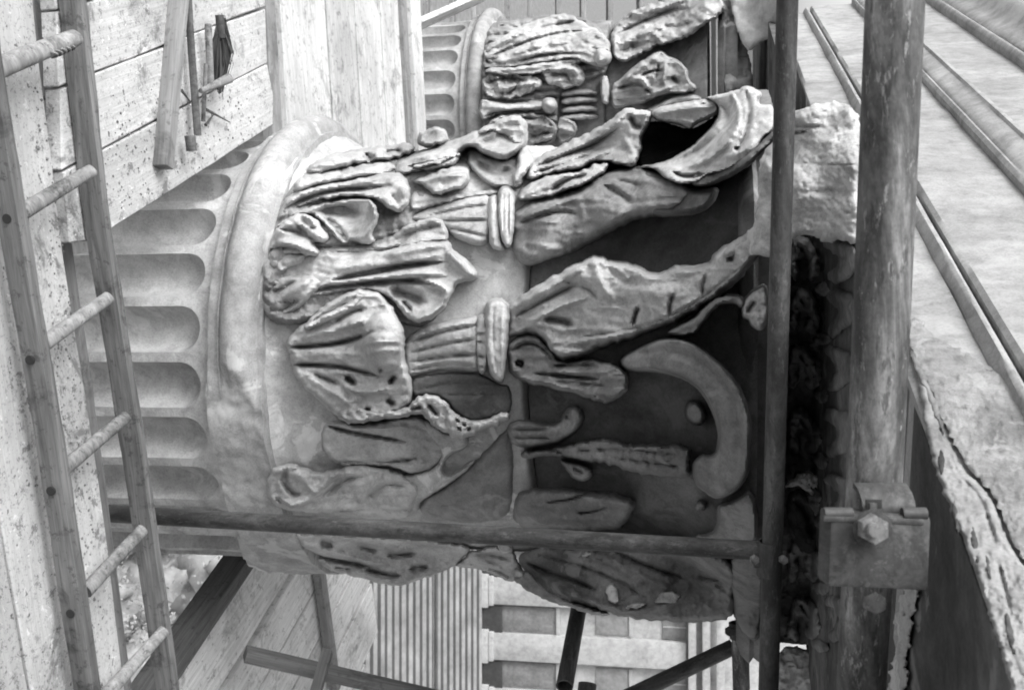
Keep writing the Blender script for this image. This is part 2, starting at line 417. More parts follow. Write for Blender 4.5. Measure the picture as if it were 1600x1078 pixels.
def revolve(name, parent, cx, cy, zs, phis, rfun, mat, ang=70):
    """surface of revolution with carved radius; phi 0 faces the viewer (-Y), positive to +X"""
    Z, PH = np.meshgrid(zs, phis, indexing='ij'); R = rfun(Z, PH)
    V = np.stack([cx + R * np.sin(PH), cy - R * np.cos(PH), Z], -1).reshape(-1, 3)
    loc = np.array(wm(parent).translation); V = V - loc
    nz, npn = Z.shape; I, J = np.meshgrid(np.arange(nz - 1), np.arange(npn - 1), indexing='ij'); b = I * npn + J
    f = np.stack([b, b + 1, b + npn + 1, b + npn], -1).reshape(-1, 4)
    me = bpy.data.meshes.new(name); me.from_pydata(V.tolist(), [], f.tolist()); me.update(); shade(me, ang)
    me.materials.append(M[mat]); o = bpy.data.objects.new(name, me); COL.objects.link(o); o.parent = parent; return o

# ------------------------------------------------------------------ the setting
g = bmesh.new(); bmesh.ops.create_grid(g, x_segments=2, y_segments=2, size=1500)
me = bpy.data.meshes.new('ground'); g.to_mesh(me); g.free()
tag(link('ground', me, M['earth'], None, Matrix.Translation((0, 0, -13))), kind='structure')

# ------------------------------------------------------------------ main column
MC = (0.011, 3.0)
RS = 0.60
def column(c, zo, label, group, flute_phase, broken, zmin=-13.0, bm1='cement', bm2='marble_mid'):
    root = empty('corinthian_column', Vector((c[0], c[1], -13)), label, 'column', group)
    zt = -1.118 + zo
    # shaft with flutes
    def rs(Z, PH):
        R = np.full(Z.shape, RS) + 0.012 * np.clip((zt - 0.3 - Z) / 3, 0, 2)
        pt = 360 / 28; a = (np.degrees(PH) - flute_phase + pt / 2) % pt - pt / 2
        x = np.radians(a) * RS; wf = 0.0555; ze = zt - 0.108 - wf
        v = np.sqrt(x ** 2 + np.maximum(0, Z - ze) ** 2) / wf
        dep = 0.056 * np.clip(1 - v ** 3.2, 0, 1) ** 0.85
        R = R - dep
        R = R + 0.028 * np.clip((Z - (zt - 0.06)) / 0.03, 0, 1) ** 2 * (Z > zt - 0.06)
        return R + 0.0035 * fbm(PH * 9, Z * 6, 3, 4)
    zs = np.concatenate([np.linspace(zmin, zt - 1.2, 6), np.linspace(zt - 1.19, zt - 0.2, 30), np.linspace(zt - 0.196, zt - 0.106, 76), np.linspace(zt - 0.104, zt - 0.045, 12)])
    base_ = [-1, -.995, -.985, -.965, -.94] + [-.9 + 1.8 * q / 32 for q in range(33)] + [.94, .965, .985, .995, 1]
    fa = [flute_phase + 360 / 28 * k + math.degrees(0.0555 / RS) * q * 1.0005 for k in range(28) for q in base_] + [flute_phase - 180 / 28 + 360]
    fa = [flute_phase - 180 / 28] + fa
    revolve('shaft', root, c[0], c[1], zs, np.radians(np.array(fa)), rs, 'marble', 38)
    # torus ring with fillet; knocked off on the right hand side
    def rt(Z, PH):
        q = (Z - zt) / 0.044
        tor = 0.048 * np.sqrt(np.clip(1 - q ** 2, 0, 1))
        fil = 0.014 * ((Z < zt - 0.04) & (Z > zt - 0.075))
        br = np.clip((np.degrees(PH) - broken + 5 * fbm(Z * 14, PH * 5, 8, 3)) / 7, 0, 1)
        chip = 0.006 * np.maximum(0, fbm(PH * 14, Z * 12, 5, 3))
        return np.where(Z > zt + .0595, .54, 0) + np.where(Z > zt + .0595, 0, 1) * (RS + 0.016) + np.where(Z > zt + .0595, 0, 1) * ((tor + fil) * (1 - br) + br * (0.018 + 0.016 * fbm(PH * 6, Z * 9, 11, 4)) - chip)
    zs = np.linspace(zt - 0.08, zt + 0.06, 60)
    revolve('torus', root, c[0], c[1], zs, np.radians(np.linspace(-180, 180, 600)), rt, 'marble_ring')
    # bell
    prof = [(-1.2 + zo, 0.62), (-1.075 + zo, 0.615), (-1.03 + zo, 0.575), (-0.95 + zo, 0.56), (-0.8 + zo, 0.55), (-0.452 + zo, 0.56), (-0.448 + zo, 0.505), (-0.25 + zo, 0.51), (-0.1 + zo, 0.56), (0.06 + zo, 0.66), (0.2 + zo, 0.68)]
    B = Body(c[0], c[1], prof)
    BC = Body(c[0], c[1], [(-1.2 + zo, 0.60), (-1.05 + zo, 0.60), (-0.95 + zo, 0.565), (-0.75 + zo, 0.555), (-0.5 + zo, 0.548), (-0.3 + zo, 0.515), (-0.1 + zo, 0.56), (0.06 + zo, 0.66), (0.2 + zo, 0.68)])
    def rb(Z, PH): return B.R(Z) + 0.012 * fbm(PH * 5, Z * 5, 21, 5) + 0.003 * fbm(PH * 30, Z * 30, 22, 3)
    zs = np.concatenate([np.linspace(-1.10 + zo, -0.455 + zo, 76), np.linspace(-0.4515 + zo, -0.4485 + zo, 3)])
    revolve('bell', root, c[0], c[1], zs, np.radians(np.linspace(-180, 180, 420)), rb, bm1)
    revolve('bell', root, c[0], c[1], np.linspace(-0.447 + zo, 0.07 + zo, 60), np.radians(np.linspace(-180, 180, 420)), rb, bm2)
    # abacus with concave sides
    vs = []; fs = []; NN = 160; zz = [0.03, 0.04, 0.06, 0.07, 0.09, 0.125]; off = [-0.05, -0.02, 0.0, -0.015, 0.0, 0.0]
    for k, z in enumerate(zz):
        for i in range(NN):
            th = 2 * math.pi * i / NN; q = ((th + math.pi / 4) % (math.pi / 2)) - math.pi / 4     # 0 at side middle
            r = 0.62 + 0.20 * (abs(q) / (math.pi / 4)) ** 2.2 + off[k] + 0.006 * math.sin(i * 1.7) * math.sin(i * .37)
            ang = math.atan2(A_.y, A_.x) + th
            vs.append((c[0] + r * math.cos(ang), c[1] + r * math.sin(ang), z + zo * 0.4))
    for k in range(len(zz) - 1):
        for i in range(NN): j = (i + 1) % NN; fs.append((k * NN + i, k * NN + j, (k + 1) * NN + j, (k + 1) * NN + i))
    fs.append(tuple(range(NN))[::-1]); fs.append(tuple((len(zz) - 1) * NN + i for i in range(NN)))
    me = pydata('abacus', np.array(vs) - np.array(wm(root).translation), fs, True, 35)
    me.materials.append(M['marble_mid']); o = bpy.data.objects.new('abacus', me); COL.objects.link(o); o.parent = root
    return root, BC
main, BM = column(MC, 0.0, 'large fluted Corinthian column with broken acanthus capital filling the middle of the view', None, -4.7, 5)

def L(*a, **k): return relief('acanthus_leaf', main, BM, *a, **k)
def Vv(*a, **k): return relief('volute', main, BM, *a, **k)
def S(*a, **k): return relief('stem', main, BM, *a, **k)

relief('leaf_bed', main, BM, [(412,505),(408,440),(424,380),(430,335),(455,290),(500,262),(560,250),(640,242),(700,242),(745,256),(720,290),(660,330),(640,345),(700,352),(702,400),(692,490),(660,512),(640,512),(560,470),(470,510)], .035,
   [([(640,250),(640,330)],20,-.02),([(600,340),(640,500)],14,-.015),([(440,390),(560,385),(640,360)],6,-.03)], folds=[(84,34,.022)], edge=16, n=.02, ns=24, mat='marble_half')
# uppermost small folds on the left flank
L([(478,268),(486,254),(505,246),(530,238),(560,232),(600,230),(640,222),(650,232),(640,244),(600,250),(560,256),(520,266),(490,276)], .10, [([(490,262),(540,246),(600,238)],5,.02),([(570,240),(582,250)],8,-.07),([(600,238),(628,236)],6,-.05)], n=.01)
L([(455,300),(462,282),(480,270),(510,268),(540,262),(580,254),(612,252),(622,264),(600,276),(560,282),(510,290),(475,302)], .10, [([(465,292),(520,276),(600,262)],4,.02),([(470,298),(530,284),(590,276)],4,-.03),([(522,276),(545,262)],5,-.03)], n=.01)
# leaf behind with plain surface at y 340-395
L([(431,347),(440,321),(459,296),(499,287),(562,279),(605,268),(627,271),(638,282),(643,299),(639,321),(624,334),(605,326),(590,312),(549,306),(499,312),(462,327),(440,343)], [(440,320,.05),(530,295,.11),(620,290,.17),(635,310,.16)],
  [([(440,334),(474,310),(524,297),(580,294),(612,290)],5,-.045),([(437,326),(474,301),(524,290),(587,282)],5,.03),([(446,341),(487,316),(549,304),(593,309)],4,.03),([(605,279),(627,290),(633,309)],8,.02),([(612,304),(624,318)],6,-.02)], edge=8, e0=.5)
L([(427,360),(440,345),(462,330),(499,317),(549,309),(577,307),(589,321),(592,340),(585,357),(582,368),(590,378),(568,384),(549,376),(538,385),(521,368),(502,346),(482,331),(459,341)], [(440,330,.05),(510,325,.07),(590,320,.16),(580,370,.15),(545,375,.06),(545,350,.05)],
  [([(462,339),(499,322),(549,312),(575,312)],5,.035),([(577,311),(585,327),(587,343),(579,358),(568,372),(550,371)],5,.05),([(499,330),(537,327),(568,335)],12,-.05),([(506,339),(530,360),(544,380)],7,-.045),([(487,332),(512,352),(534,380)],4,.03)], edge=6, e0=.6)
L([(419,408),(419,390),(423,368),(436,351),(457,337),(476,330),(490,339),(499,352),(513,366),(514,377),(499,381),(484,377),(498,388),(503,398),(484,403),(465,396),(446,401),(431,408)], [(425,395,.04),(465,350,.10),(510,375,.15),(500,400,.14)],
  [([(473,332),(486,343),(493,355)],5,.04),([(462,346),(481,358),(506,373)],5,.03),([(437,358),(468,363),(499,380)],5,-.035),([(431,377),(462,381),(499,397)],5,.03),([(427,390),(456,387),(476,395)],4,-.03),([(422,397),(428,390)],4,-.05),([(465,352),(481,367)],4,-.03)], edge=6, e0=.6)
L([(577,392),(593,380),(624,360),(652,346),(674,339),(689,341),(699,355),(703,375),(689,381),(649,387),(612,393)], [(580,395,.07),(690,350,.13)], [([(587,388),(637,366),(687,352)],6,-.02),([(624,385),(662,376),(698,372)],4,.02),([(621,351),(640,358),(654,347)],4,.03),([(662,342),(687,343),(697,358)],4,.02)], edge=8)
# second tier leaf, long stem, bright drooping head
L([(612,262),(637,242),(670,232),(708,219),(752,202),(780,190),(801,180),(817,183),(825,195),(826,215),(822,232),(803,247),(781,252),(765,246),(748,237),(734,231),(722,236),(717,256),(690,262),(650,270),(618,276)], [(620,265,.07),(710,235,.14),(800,205,.22),(740,225,.2)],
  [([(640,250),(700,236),(760,215),(790,198)],5,.03),([(635,262),(680,256),(712,246)],5,-.04),([(652,240),(710,226),(755,210)],3,-.02),([(735,226),(765,236),(800,236),(818,222)],7,.03),([(775,205),(800,215)],8,-.02)], edge=12)
L([(728,238),(736,232),(752,238),(771,250),(801,247),(822,232),(824,262),(818,285),(805,296),(785,294),(760,288),(742,272),(730,258)], .07, [([(745,250),(775,275),(800,262)],8,-.035),([(760,262),(790,282)],4,.015)], edge=8, mat='marble')
L([(638,285),(655,276),(682,266),(715,258),(732,262),(736,278),(730,294),(708,298),(690,302),(678,306),(668,298),(656,290)], [(640,285,.08),(725,280,.15)], [([(648,286),(690,276),(728,272)],5,.02),([(655,280),(700,268)],4,-.03),([(672,295),(690,288)],4,.02)], edge=7)
L([(648,226),(655,210),(668,200),(684,197),(698,206),(704,219),(690,228),(668,232)], .14, [([(660,218),(680,205)],6,-.02)], edge=9)
L([(640,300),(658,292),(672,302),(690,308),(740,300),(775,292),(782,300),(770,306),(700,318),(660,328),(636,330)], .045, [([(645,315),(700,304),(770,298)],4,.015)], edge=7, mat='cement')
# extra turned lips and lobes
L([(640,258),(680,248),(715,236),(722,244),(690,256),(650,266)], .16, edge=5)
L([(742,204),(780,188),(803,179),(818,184),(826,205),(820,224),(803,232),(790,214),(770,208),(750,214)], .235, [([(775,198),(800,212)],6,-.015)], edge=9, mat='marble_clean')
L([(806,236),(818,224),(832,238),(836,252),(826,268),(812,286),(804,296),(800,276),(808,256)], .19, edge=7, mat='marble_clean')
# caulicoli (fluted stems) and their collars
S([(636,342),(660,328),(700,316),(745,304),(766,303),(770,330),(768,360),(762,386),(735,384),(710,372),(690,352),(660,348)], [(650,340,.03),(760,345,.075)], [([(670,338),(720,326),(764,320)],4,-.02),([(690,346),(730,345),(765,344)],4,-.02),([(700,356),(735,364),(762,370)],4,-.02)], edge=12)
S([(760,312),(768,303),(780,306),(782,345),(784,380),(792,392),(778,394),(764,384),(760,350)], .095, [([(770,310),(772,380)],5,.012)], edge=7, mat='marble_clean')
S([(778,296),(788,289),(800,291),(805,306),(805,340),(802,372),(799,388),(790,388),(781,375),(776,345),(777,315)], .125, [([(796,296),(799,340),(796,384)],2.5,.006),([(786,296),(786,376)],2.5,-.008),([(793,296),(795,376)],2,-.008)], edge=7, mat='marble_clean')
S([(630,530),(655,512),(690,502),(730,494),(748,492),(752,510),(752,560),(750,584),(720,578),(690,578),(655,586),(634,592),(630,560)], [(640,550,.04),(745,540,.085)], [([(640,536),(690,518),(746,508)],5,-.025),([(640,552),(700,536),(748,530)],4,-.02),([(640,566),(700,556),(748,554)],5,-.025),([(640,580),(690,568),(746,572)],4,-.02)], edge=12)
S([(742,505),(746,492),(756,488),(762,500),(764,540),(762,580),(754,587),(745,578),(742,545)], .10, [([(744,522),(758,522)],3,-.02),([(744,534),(758,536)],2,-.02),([(744,556),(758,558)],3,-.02),([(746,573),(757,574)],2,-.02)], edge=5, mat='marble_clean')
S([(757,478),(764,468),(776,464),(790,468),(798,480),(797,510),(794,545),(790,580),(787,598),(778,598),(766,588),(759,565),(756,530),(756,500)], .14, [([(772,470),(770,540),(778,590)],2.5,-.006),([(785,472),(784,580)],2.5,.006)], edge=9, mat='marble_clean')
# long central leaf with two deep channels and the rolled lip
L([(408,412),(420,400),(460,396),(500,394),(560,388),(610,382),(650,374),(690,370),(702,376),(704,390),(722,400),(744,416),(748,430),(740,441),(720,441),(712,450),(704,468),(694,485),(676,500),(655,505),(640,500),(626,484),(604,466),(580,455),(545,455),(500,462),(470,470),(440,452),(412,440)],
  [(420,420,.04),(550,415,.09),(680,390,.15),(680,470,.12),(740,430,.10)],
  [([(506,396),(560,394),(608,390),(648,378)],5,-.045),([(519,438),(578,426),(641,413),(690,410)],6,-.07),([(482,458),(522,448),(600,440),(650,438),(680,446)],6,-.06),([(600,400),(690,382)],6,.025),([(520,420),(600,410),(690,398)],7,.02),([(520,444),(600,432),(660,426),(700,430)],4,.03),
   ([(652,438),(682,443),(702,455),(694,476),(672,492),(650,500)],6,.04),([(610,452),(640,462),(665,472)],15,-.07),([(697,391),(720,414),(744,434)],7,.03),([(628,470),(644,486)],4,-.05)], edge=9)
# left lower leaf lobes beside the ring
L([(408,470),(410,445),(430,432),(455,428),(480,425),(498,432),(512,442),(500,452),(482,470),(462,488),(440,498),(415,500)], [(410,470,.02),(490,440,.09)], [([(420,480),(455,455),(490,434)],6,.02),([(425,460),(460,440)],4,-.025),([(420,492),(470,468)],5,-.02),([(420,448),(430,440)],4,-.04)], edge=10)
L([(428,420),(434,402),(452,395),(478,392),(500,396),(510,404),(486,410),(456,418),(440,430)], .07, [([(440,412),(480,398)],4,.02)], edge=7)
# front centre leaf
L([(450,543),(448,528),(459,517),(472,508),(485,495),(504,478),(526,463),(550,450),(574,449),(600,460),(612,474),(625,496),(633,521),(632,543),(637,573),(643,606),(640,636),(612,650),(580,654),(552,660),(530,656),(512,640),(490,617),(467,597),(455,572)],
  [(455,545,.05),(520,540,.10),(600,530,.20),(560,470,.12),(560,630,.12),(500,600,.07)],
  [([(450,543),(490,541),(530,537),(566,526),(582,518)],5,-.06),([(456,570),(490,570),(530,572),(570,582),(592,588)],5,-.055),([(458,532),(520,516),(560,500),(580,490)],6,.025),([(460,556),(560,552)],9,.015),
   ([(500,492),(530,470),(556,456)],5,.02),([(520,505),(548,488),(572,482)],7,-.04),([(540,588),(556,602)],7,-.06),([(532,596),(548,610),(580,614),(604,606)],5,.035),([(592,580),(598,576)],5,-.03),([(608,600),(618,586)],5,-.06),([(608,468),(624,482)],6,-.08),
   ([(480,590),(520,612),(550,634)],5,.02),([(490,584),(530,600)],5,-.03),([(545,510),(570,500)],5,.03),([(570,640),(578,642)],5,-.05),([(604,624),(616,632)],6,-.05)],
  bulge=[(598,538,32,50,.05)], edge=11, n=.008)
L([(470,516),(485,498),(505,480),(540,458),(560,452),(575,462),(560,480),(530,498),(495,512)], .13, [([(480,508),(520,480),(560,462)],4,-.025),([(500,500),(540,482)],3,.02)], edge=7)
# broken ledge
relief('broken_ledge', main, BM, [(524,648),(535,638),(559,634),(590,642),(612,640),(640,634),(648,622),(660,616),(676,617),(697,627),(712,645),(728,655),(745,658),(770,650),(789,643),(799,645),(797,656),(780,664),(760,670),(745,680),(715,686),(697,678),(674,664),(660,646),(640,652),(608,656),(556,662),(536,660)],
  .16, [([(668,630),(685,650)],5,-.04),([(713,655),(718,660)],3,-.04),([(722,664),(728,664)],3,-.03),([(716,668),(720,672)],3,-.03),([(730,672),(736,668)],3,-.03),([(640,640),(660,636)],5,-.04)], edge=6, mat='fracture', jag=2, n=.013, ns=12)
# dark panel under the collar and plain fields
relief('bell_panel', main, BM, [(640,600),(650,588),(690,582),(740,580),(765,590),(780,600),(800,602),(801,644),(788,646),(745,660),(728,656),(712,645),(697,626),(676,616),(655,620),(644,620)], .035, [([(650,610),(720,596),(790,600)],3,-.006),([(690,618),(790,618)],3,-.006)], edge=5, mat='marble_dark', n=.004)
# lower plain leaf
L([(505,664),(516,657),(540,660),(563,663),(600,658),(640,650),(655,648),(674,665),(697,677),(734,674),(722,690),(700,708),(682,730),(655,740),(625,735),(600,727),(560,728),(530,728),(513,716),(503,698),(500,680)], [(510,690,.05),(600,690,.09),(700,690,.05)],
  [([(510,665),(550,676),(600,684),(632,690)],4,-.05),([(525,722),(580,722),(620,722),(652,716)],4,-.035),([(600,725),(640,732),(670,722)],5,.015)], edge=9)
relief('leaf_stump', main, BM, [(640,660),(660,652),(680,662),(700,678),(735,676),(730,700),(700,712),(690,735),(700,745),(740,715),(745,722),(700,760),(655,782),(655,800),(640,800),(636,760),(624,742),(650,740),(684,728),(690,700)], .05, [([(655,790),(690,750),(742,718)],5,.02)], edge=8, mat='cement')
L([(414,770),(417,748),(424,732),(440,726),(462,724),(480,734),(500,738),(535,728),(570,724),(605,732),(640,745),(655,760),(652,785),(640,800),(600,802),(540,802),(480,800),(440,796),(420,786)], .075,
  [([(420,776),(440,786),(466,790),(486,776),(510,752),(535,732)],6,.03),([(430,778),(452,794)],5,-.03),([(448,730),(442,752),(456,772),(470,772)],7,-.035),([(462,738),(478,750),(490,768)],5,.02),([(505,775),(540,748),(570,744)],8,-.03),([(570,780),(600,756),(630,760)],8,-.025),([(560,790),(590,750),(600,735)],4,.02),([(610,770),(618,790)],5,.02)], edge=9, n=.012)
L([(500,800),(560,775),(610,770),(640,790),(640,812),(560,812)], .06, [([(520,800),(600,782)],4,-.02)], edge=8)
relief('bell_panel', main, BM, [(655,802),(660,780),(700,758),(742,722),(790,668),(801,668),(802,740),(800,812),(740,818),(680,812)], .04, [([(672,788),(710,790),(750,804)],3,-.008),([(668,800),(720,806)],3,.008),([(755,760),(758,800)],3,-.008),([(772,765),(774,800)],2,-.006)], edge=12, mat='marble_mid', n=.004)
# ---- upper block: sheaths, helices, volutes
L([(800,392),(799,350),(803,325),(832,313),(876,302),(910,289),(943,267),(980,260),(1010,262),(1040,272),(1080,284),(1093,298),(1086,318),(1062,336),(1017,340),(987,347),(958,362),(913,388),(884,400),(846,413),(812,414)],
  [(805,360,.08),(870,345,.17),(950,310,.25),(1050,290,.30),(900,390,.12)], [([(812,350),(850,335),(885,330),(902,336)],6,-.03),([(820,380),(850,385),(885,398)],5,.012),([(900,305),(915,340),(900,370)],5,.012),([(945,290),(970,305),(990,318)],8,-.03),([(960,280),(1000,290)],5,-.02),([(815,342),(870,318),(920,300)],4,.02)], edge=22, e0=.15, mat='marble_half')
L([(804,316),(812,294),(830,284),(854,273),(880,268),(905,270),(935,252),(952,252),(955,264),(925,284),(885,300),(850,312)], [(810,305,.12),(940,262,.24)], [([(820,305),(870,284),(930,262)],4,.02),([(862,298),(885,280),(915,274)],6,-.05)], edge=7, n=.01)
L([(818,284),(822,262),(836,248),(855,236),(898,218),(928,204),(958,184),(978,166),(990,172),(1017,170),(1020,188),(1004,208),(1004,225),(997,262),(975,262),(955,256),(935,253),(898,268),(850,276)], [(825,270,.10),(900,240,.17),(990,190,.24),(980,250,.24)],
  [([(835,262),(880,244),(930,226),(965,200)],5,-.04),([(830,272),(880,258),(925,242)],4,-.04),([(845,250),(900,232),(950,205),(978,178)],5,.03),([(860,266),(920,248),(960,232)],4,.03),([(985,180),(992,200),(1006,196)],7,-.04),([(975,215),(990,240)],5,.02)], edge=8, n=.012)
Vv([(1015,172),(1054,162),(1090,156),(1113,155),(1127,164),(1124,178),(1104,188),(1088,194),(1080,204),(1062,196),(1040,192),(1020,188)], [(1020,180,.22),(1110,165,.27)], [([(1030,178),(1070,170),(1115,166)],4,.02),([(1088,164),(1115,162)],3,-.02),([(1060,186),(1085,192)],4,.02)], edge=7)
Vv([(1097,153),(1130,146),(1151,142),(1165,133),(1180,138),(1193,146),(1184,160),(1192,166),(1206,162),(1214,182),(1212,205),(1192,219),(1186,237),(1165,252),(1139,268),(1106,276),(1086,290),(1060,290),(1038,282),(1022,264),(985,262),(1010,258),(1036,253),(1069,237),(1100,212),(1119,188),(1123,170),(1114,158)],
  [(1000,260,.24),(1070,250,.27),(1150,200,.34),(1060,280,.30),(1180,150,.38)], [([(1120,160),(1136,172),(1136,195),(1110,222),(1070,248),(1030,260)],9,-.035),([(1143,146),(1156,170),(1152,205),(1110,250),(1070,262)],4,.03),([(1165,140),(1172,170),(1168,205),(1150,240)],5,-.03),([(1050,268),(1070,278),(1100,272)],5,-.05),([(1130,248),(1160,238),(1185,215)],5,.02),([(1150,236),(1153,230)],5,-.04)], edge=6, mat='marble_clean', n=.01)
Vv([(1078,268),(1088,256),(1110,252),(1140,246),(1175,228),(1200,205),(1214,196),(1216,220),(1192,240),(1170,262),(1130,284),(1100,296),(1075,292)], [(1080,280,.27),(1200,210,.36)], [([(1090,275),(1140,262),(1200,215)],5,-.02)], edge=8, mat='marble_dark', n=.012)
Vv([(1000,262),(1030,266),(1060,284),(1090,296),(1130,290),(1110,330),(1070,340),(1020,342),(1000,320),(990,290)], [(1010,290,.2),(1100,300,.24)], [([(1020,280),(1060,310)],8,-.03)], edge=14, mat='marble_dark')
relief('hollow_shade', main, BM, [(1000,190),(1040,190),(1080,205),(1110,186),(1124,176),(1120,196),(1100,220),(1068,243),(1036,258),(1004,266),(996,250)], [(1000,230,-.02),(1100,200,-.02)], edge=4, skirt=.05, mat='near_black', n=.01)  # near-black backing paints the shade inside the volute
# the long bright leaf below the near corner
L([(791,515),(793,490),(799,472),(824,454),(848,440),(872,427),(906,409),(930,396),(950,403),(969,409),(995,411),(1010,420),(1024,427),(1042,420),(1058,412),(1076,415),(1106,411),(1116,398),(1125,387),(1151,372),(1177,360),(1195,345),(1203,352),(1198,387),(1173,419),(1139,452),(1095,485),(1054,504),(1017,519),(973,534),(940,543),(920,557),(896,562),(872,566),(858,552),(845,527),(817,521),(795,532)],
  [(795,500,.09),(870,480,.17),(930,420,.24),(950,500,.20),(1050,450,.29),(1180,380,.38),(900,550,.17)],
  [([(805,495),(850,470),(880,455),(902,445)],5,-.04),([(812,508),(850,492),(880,476),(915,466)],4,.025),([(805,478),(860,450),(925,408)],5,.02),([(850,500),(872,500),(895,508)],8,-.05),([(800,522),(835,504),(850,510)],4,.02),([(925,400),(935,440),(960,470)],6,.02),([(950,420),(1000,450),(1060,440),(1110,420)],12,-.015),
   ([(999,478),(993,492),(989,510)],4.5,-.045),([(1053,458),(1046,476),(1046,494)],5,-.035),([(1104,428),(1098,446),(1098,462)],5,-.025),([(1140,390),(1144,410)],8,-.05),([(900,528),(980,518),(1040,498),(1100,466),(1160,415)],4,-.02),([(880,540),(930,530),(1000,514)],4,.02),([(858,545),(890,555),(915,548)],5,.02),([(880,440),(920,450),(935,470)],6,-.02),([(955,412),(985,440)],4,.012)], edge=14, mat='marble_clean', n=.009)
L([(790,552),(795,534),(810,524),(835,521),(850,530),(865,550),(878,566),(900,562),(925,560),(955,564),(973,573),(984,590),(983,606),(973,622),(950,631),(921,625),(872,607),(824,600),(798,588)], [(800,565,.10),(880,585,.17),(960,600,.20)],
  [([(806,566),(818,570)],6,-.10),([(832,583),(880,588),(935,592)],3.5,-.04),([(865,572),(900,570),(930,570)],3.5,-.035),([(860,580),(900,581),(950,582)],3,.015),([(800,548),(825,534),(850,545),(864,565)],4,-.03),([(905,600),(945,602)],3,-.02),([(926,618),(945,620)],3,-.02),([(800,590),(860,600),(920,612)],4,.015)], edge=9, mat='marble_half')
Vv([(1000,540),(1030,526),(1073,527),(1106,547),(1143,580),(1165,617),(1177,658),(1174,702),(1171,745),(1151,771),(1121,783),(1099,768),(1084,756),(1080,722),(1095,708),(1114,711),(1119,700),(1122,678),(1114,647),(1096,613),(1069,592),(1024,581),(975,581),(965,560)], [(980,560,.18),(1080,560,.24),(1150,650,.24),(1120,740,.22)],
  [([(990,552),(1060,548),(1110,575),(1146,625),(1158,680),(1148,740)],11,-.012),([(1020,532),(1070,532),(1110,552),(1150,590),(1170,640)],3,.008)], edge=9, e0=.5, mat='marble_mid', n=.004, jag=.3)
Vv([(1036,520),(1060,506),(1084,496),(1098,478),(1120,462),(1145,458),(1165,464),(1168,480),(1156,482),(1145,474),(1124,478),(1110,492),(1100,508),(1086,524),(1064,528)], [(1050,515,.22),(1150,468,.28)], [([(1060,516),(1095,500),(1120,472),(1150,466)],4,.015)], edge=6, mat='marble_mid')
Vv([(1156,480),(1164,462),(1180,450),(1196,440),(1204,470),(1200,510),(1186,520),(1172,508),(1168,498),(1160,500)], .30, [([(1166,490),(1180,470)],5,-.03)], edge=8, mat='marble', n=.015)
S([(790,664),(813,654),(845,660),(872,662),(878,646),(890,632),(908,634),(914,648),(912,662),(898,678),(872,694),(840,700),(809,699),(795,690)], .09, [([(800,672),(860,670)],4,-.015),([(800,684),(860,684)],4,-.015),([(890,640),(884,656)],5,-.03),([(902,640),(904,660),(880,682)],4,.012)], edge=9, n=.01, mat='marble_mid')
S([(812,712),(815,704),(861,701),(900,690),(930,684),(955,684),(987,694),(1030,694),(1078,693),(1080,720),(1078,748),(1032,744),(980,737),(958,727),(928,721),(898,722),(880,712),(850,712),(820,718)], .10, [([(820,702),(850,700),(880,708)],4,-.04),([(900,705),(960,700),(1070,712)],4,-.014),([(960,715),(1070,730)],4,-.014),([(930,692),(950,712)],5,-.015),([(990,700),(1010,730)],6,.012)], edge=8, n=.016, jag=2, mat='marble_mid')
S([(872,716),(890,722),(910,724),(926,732),(926,746),(912,754),(894,748),(884,734)], .10, [([(895,730),(912,740)],4,-.02)], edge=9, mat='marble_mid')
relief('boss', main, BM, [(1068,640),(1074,626),(1088,624),(1100,634),(1104,652),(1098,664),(1084,666),(1072,656)], .07, edge=9, mat='marble_mid', jag=.3, n=.003)
relief('boss', main, BM, [(1085,790),(1090,780),(1102,782),(1106,792),(1098,798),(1088,798)], .07, edge=7, mat='marble_mid', jag=.3, n=.003)
L([(803,768),(840,762),(880,761),(928,766),(970,770),(998,784),(988,802),(976,822),(960,832),(860,830),(802,826)], .085, [([(853,785),(895,780),(935,762)],3,-.025),([(900,801),(930,798),(952,790)],3.5,-.03),([(845,805),(900,812),(960,812)],3,.012),([(810,790),(980,786)],14,.01)], edge=14, n=.006, mat='marble_mid')
relief('bell_panel', main, BM, [(1118,790),(1130,786),(1150,778),(1175,760),(1185,800),(1186,862),(1110,862),(1080,835),(1112,832),(1122,815)], .16, edge=8, mat='marble_mid', n=.004)
# ---- below the scaffold post (right flank of the capital)
relief('leaf_stump', main, BM, [(366,832),(400,830),(450,833),(468,846),(478,866),(472,884),(450,892),(425,896),(398,892),(378,872)], .06, [([(385,842),(420,846)],4,-.012),([(400,880),(450,876)],4,.01)], edge=12, mat='cement', n=.02, jag=2)
L([(444,840),(452,833),(500,832),(548,834),(600,838),(660,842),(730,850),(737,860),(720,876),(697,893),(670,900),(650,908),(628,917),(600,912),(548,899),(493,886),(467,878),(450,860)], [(460,850,.05),(600,870,.09),(640,905,.06)],
  [([(458,846),(500,858),(560,874),(610,884)],4,.03),([(462,858),(520,874),(580,886)],5,-.05),([(500,846),(520,852)],9,-.05),([(560,852),(590,860)],7,-.04),([(605,868),(650,864)],6,-.045),([(570,890),(600,898),(625,900)],6,-.05),([(500,880),(560,892),(620,912)],4,.03),([(640,890),(670,886)],7,-.045),([(520,885),(550,890)],5,-.05)], edge=6, n=.014, mat='marble')
L([(706,886),(720,874),(736,860),(771,852),(790,856),(804,862),(812,880),(822,898),(803,912),(780,902),(760,892),(734,888)], .06, [([(735,866),(770,866),(800,876)],4,-.02),([(730,880),(770,888),(800,904)],4,-.02),([(745,872),(785,890)],3,.015)], edge=7)
relief('boss', main, BM, [(776,848),(790,845),(800,852),(802,862),(790,866),(780,862)], .13, edge=7, mat='fracture', jag=1)
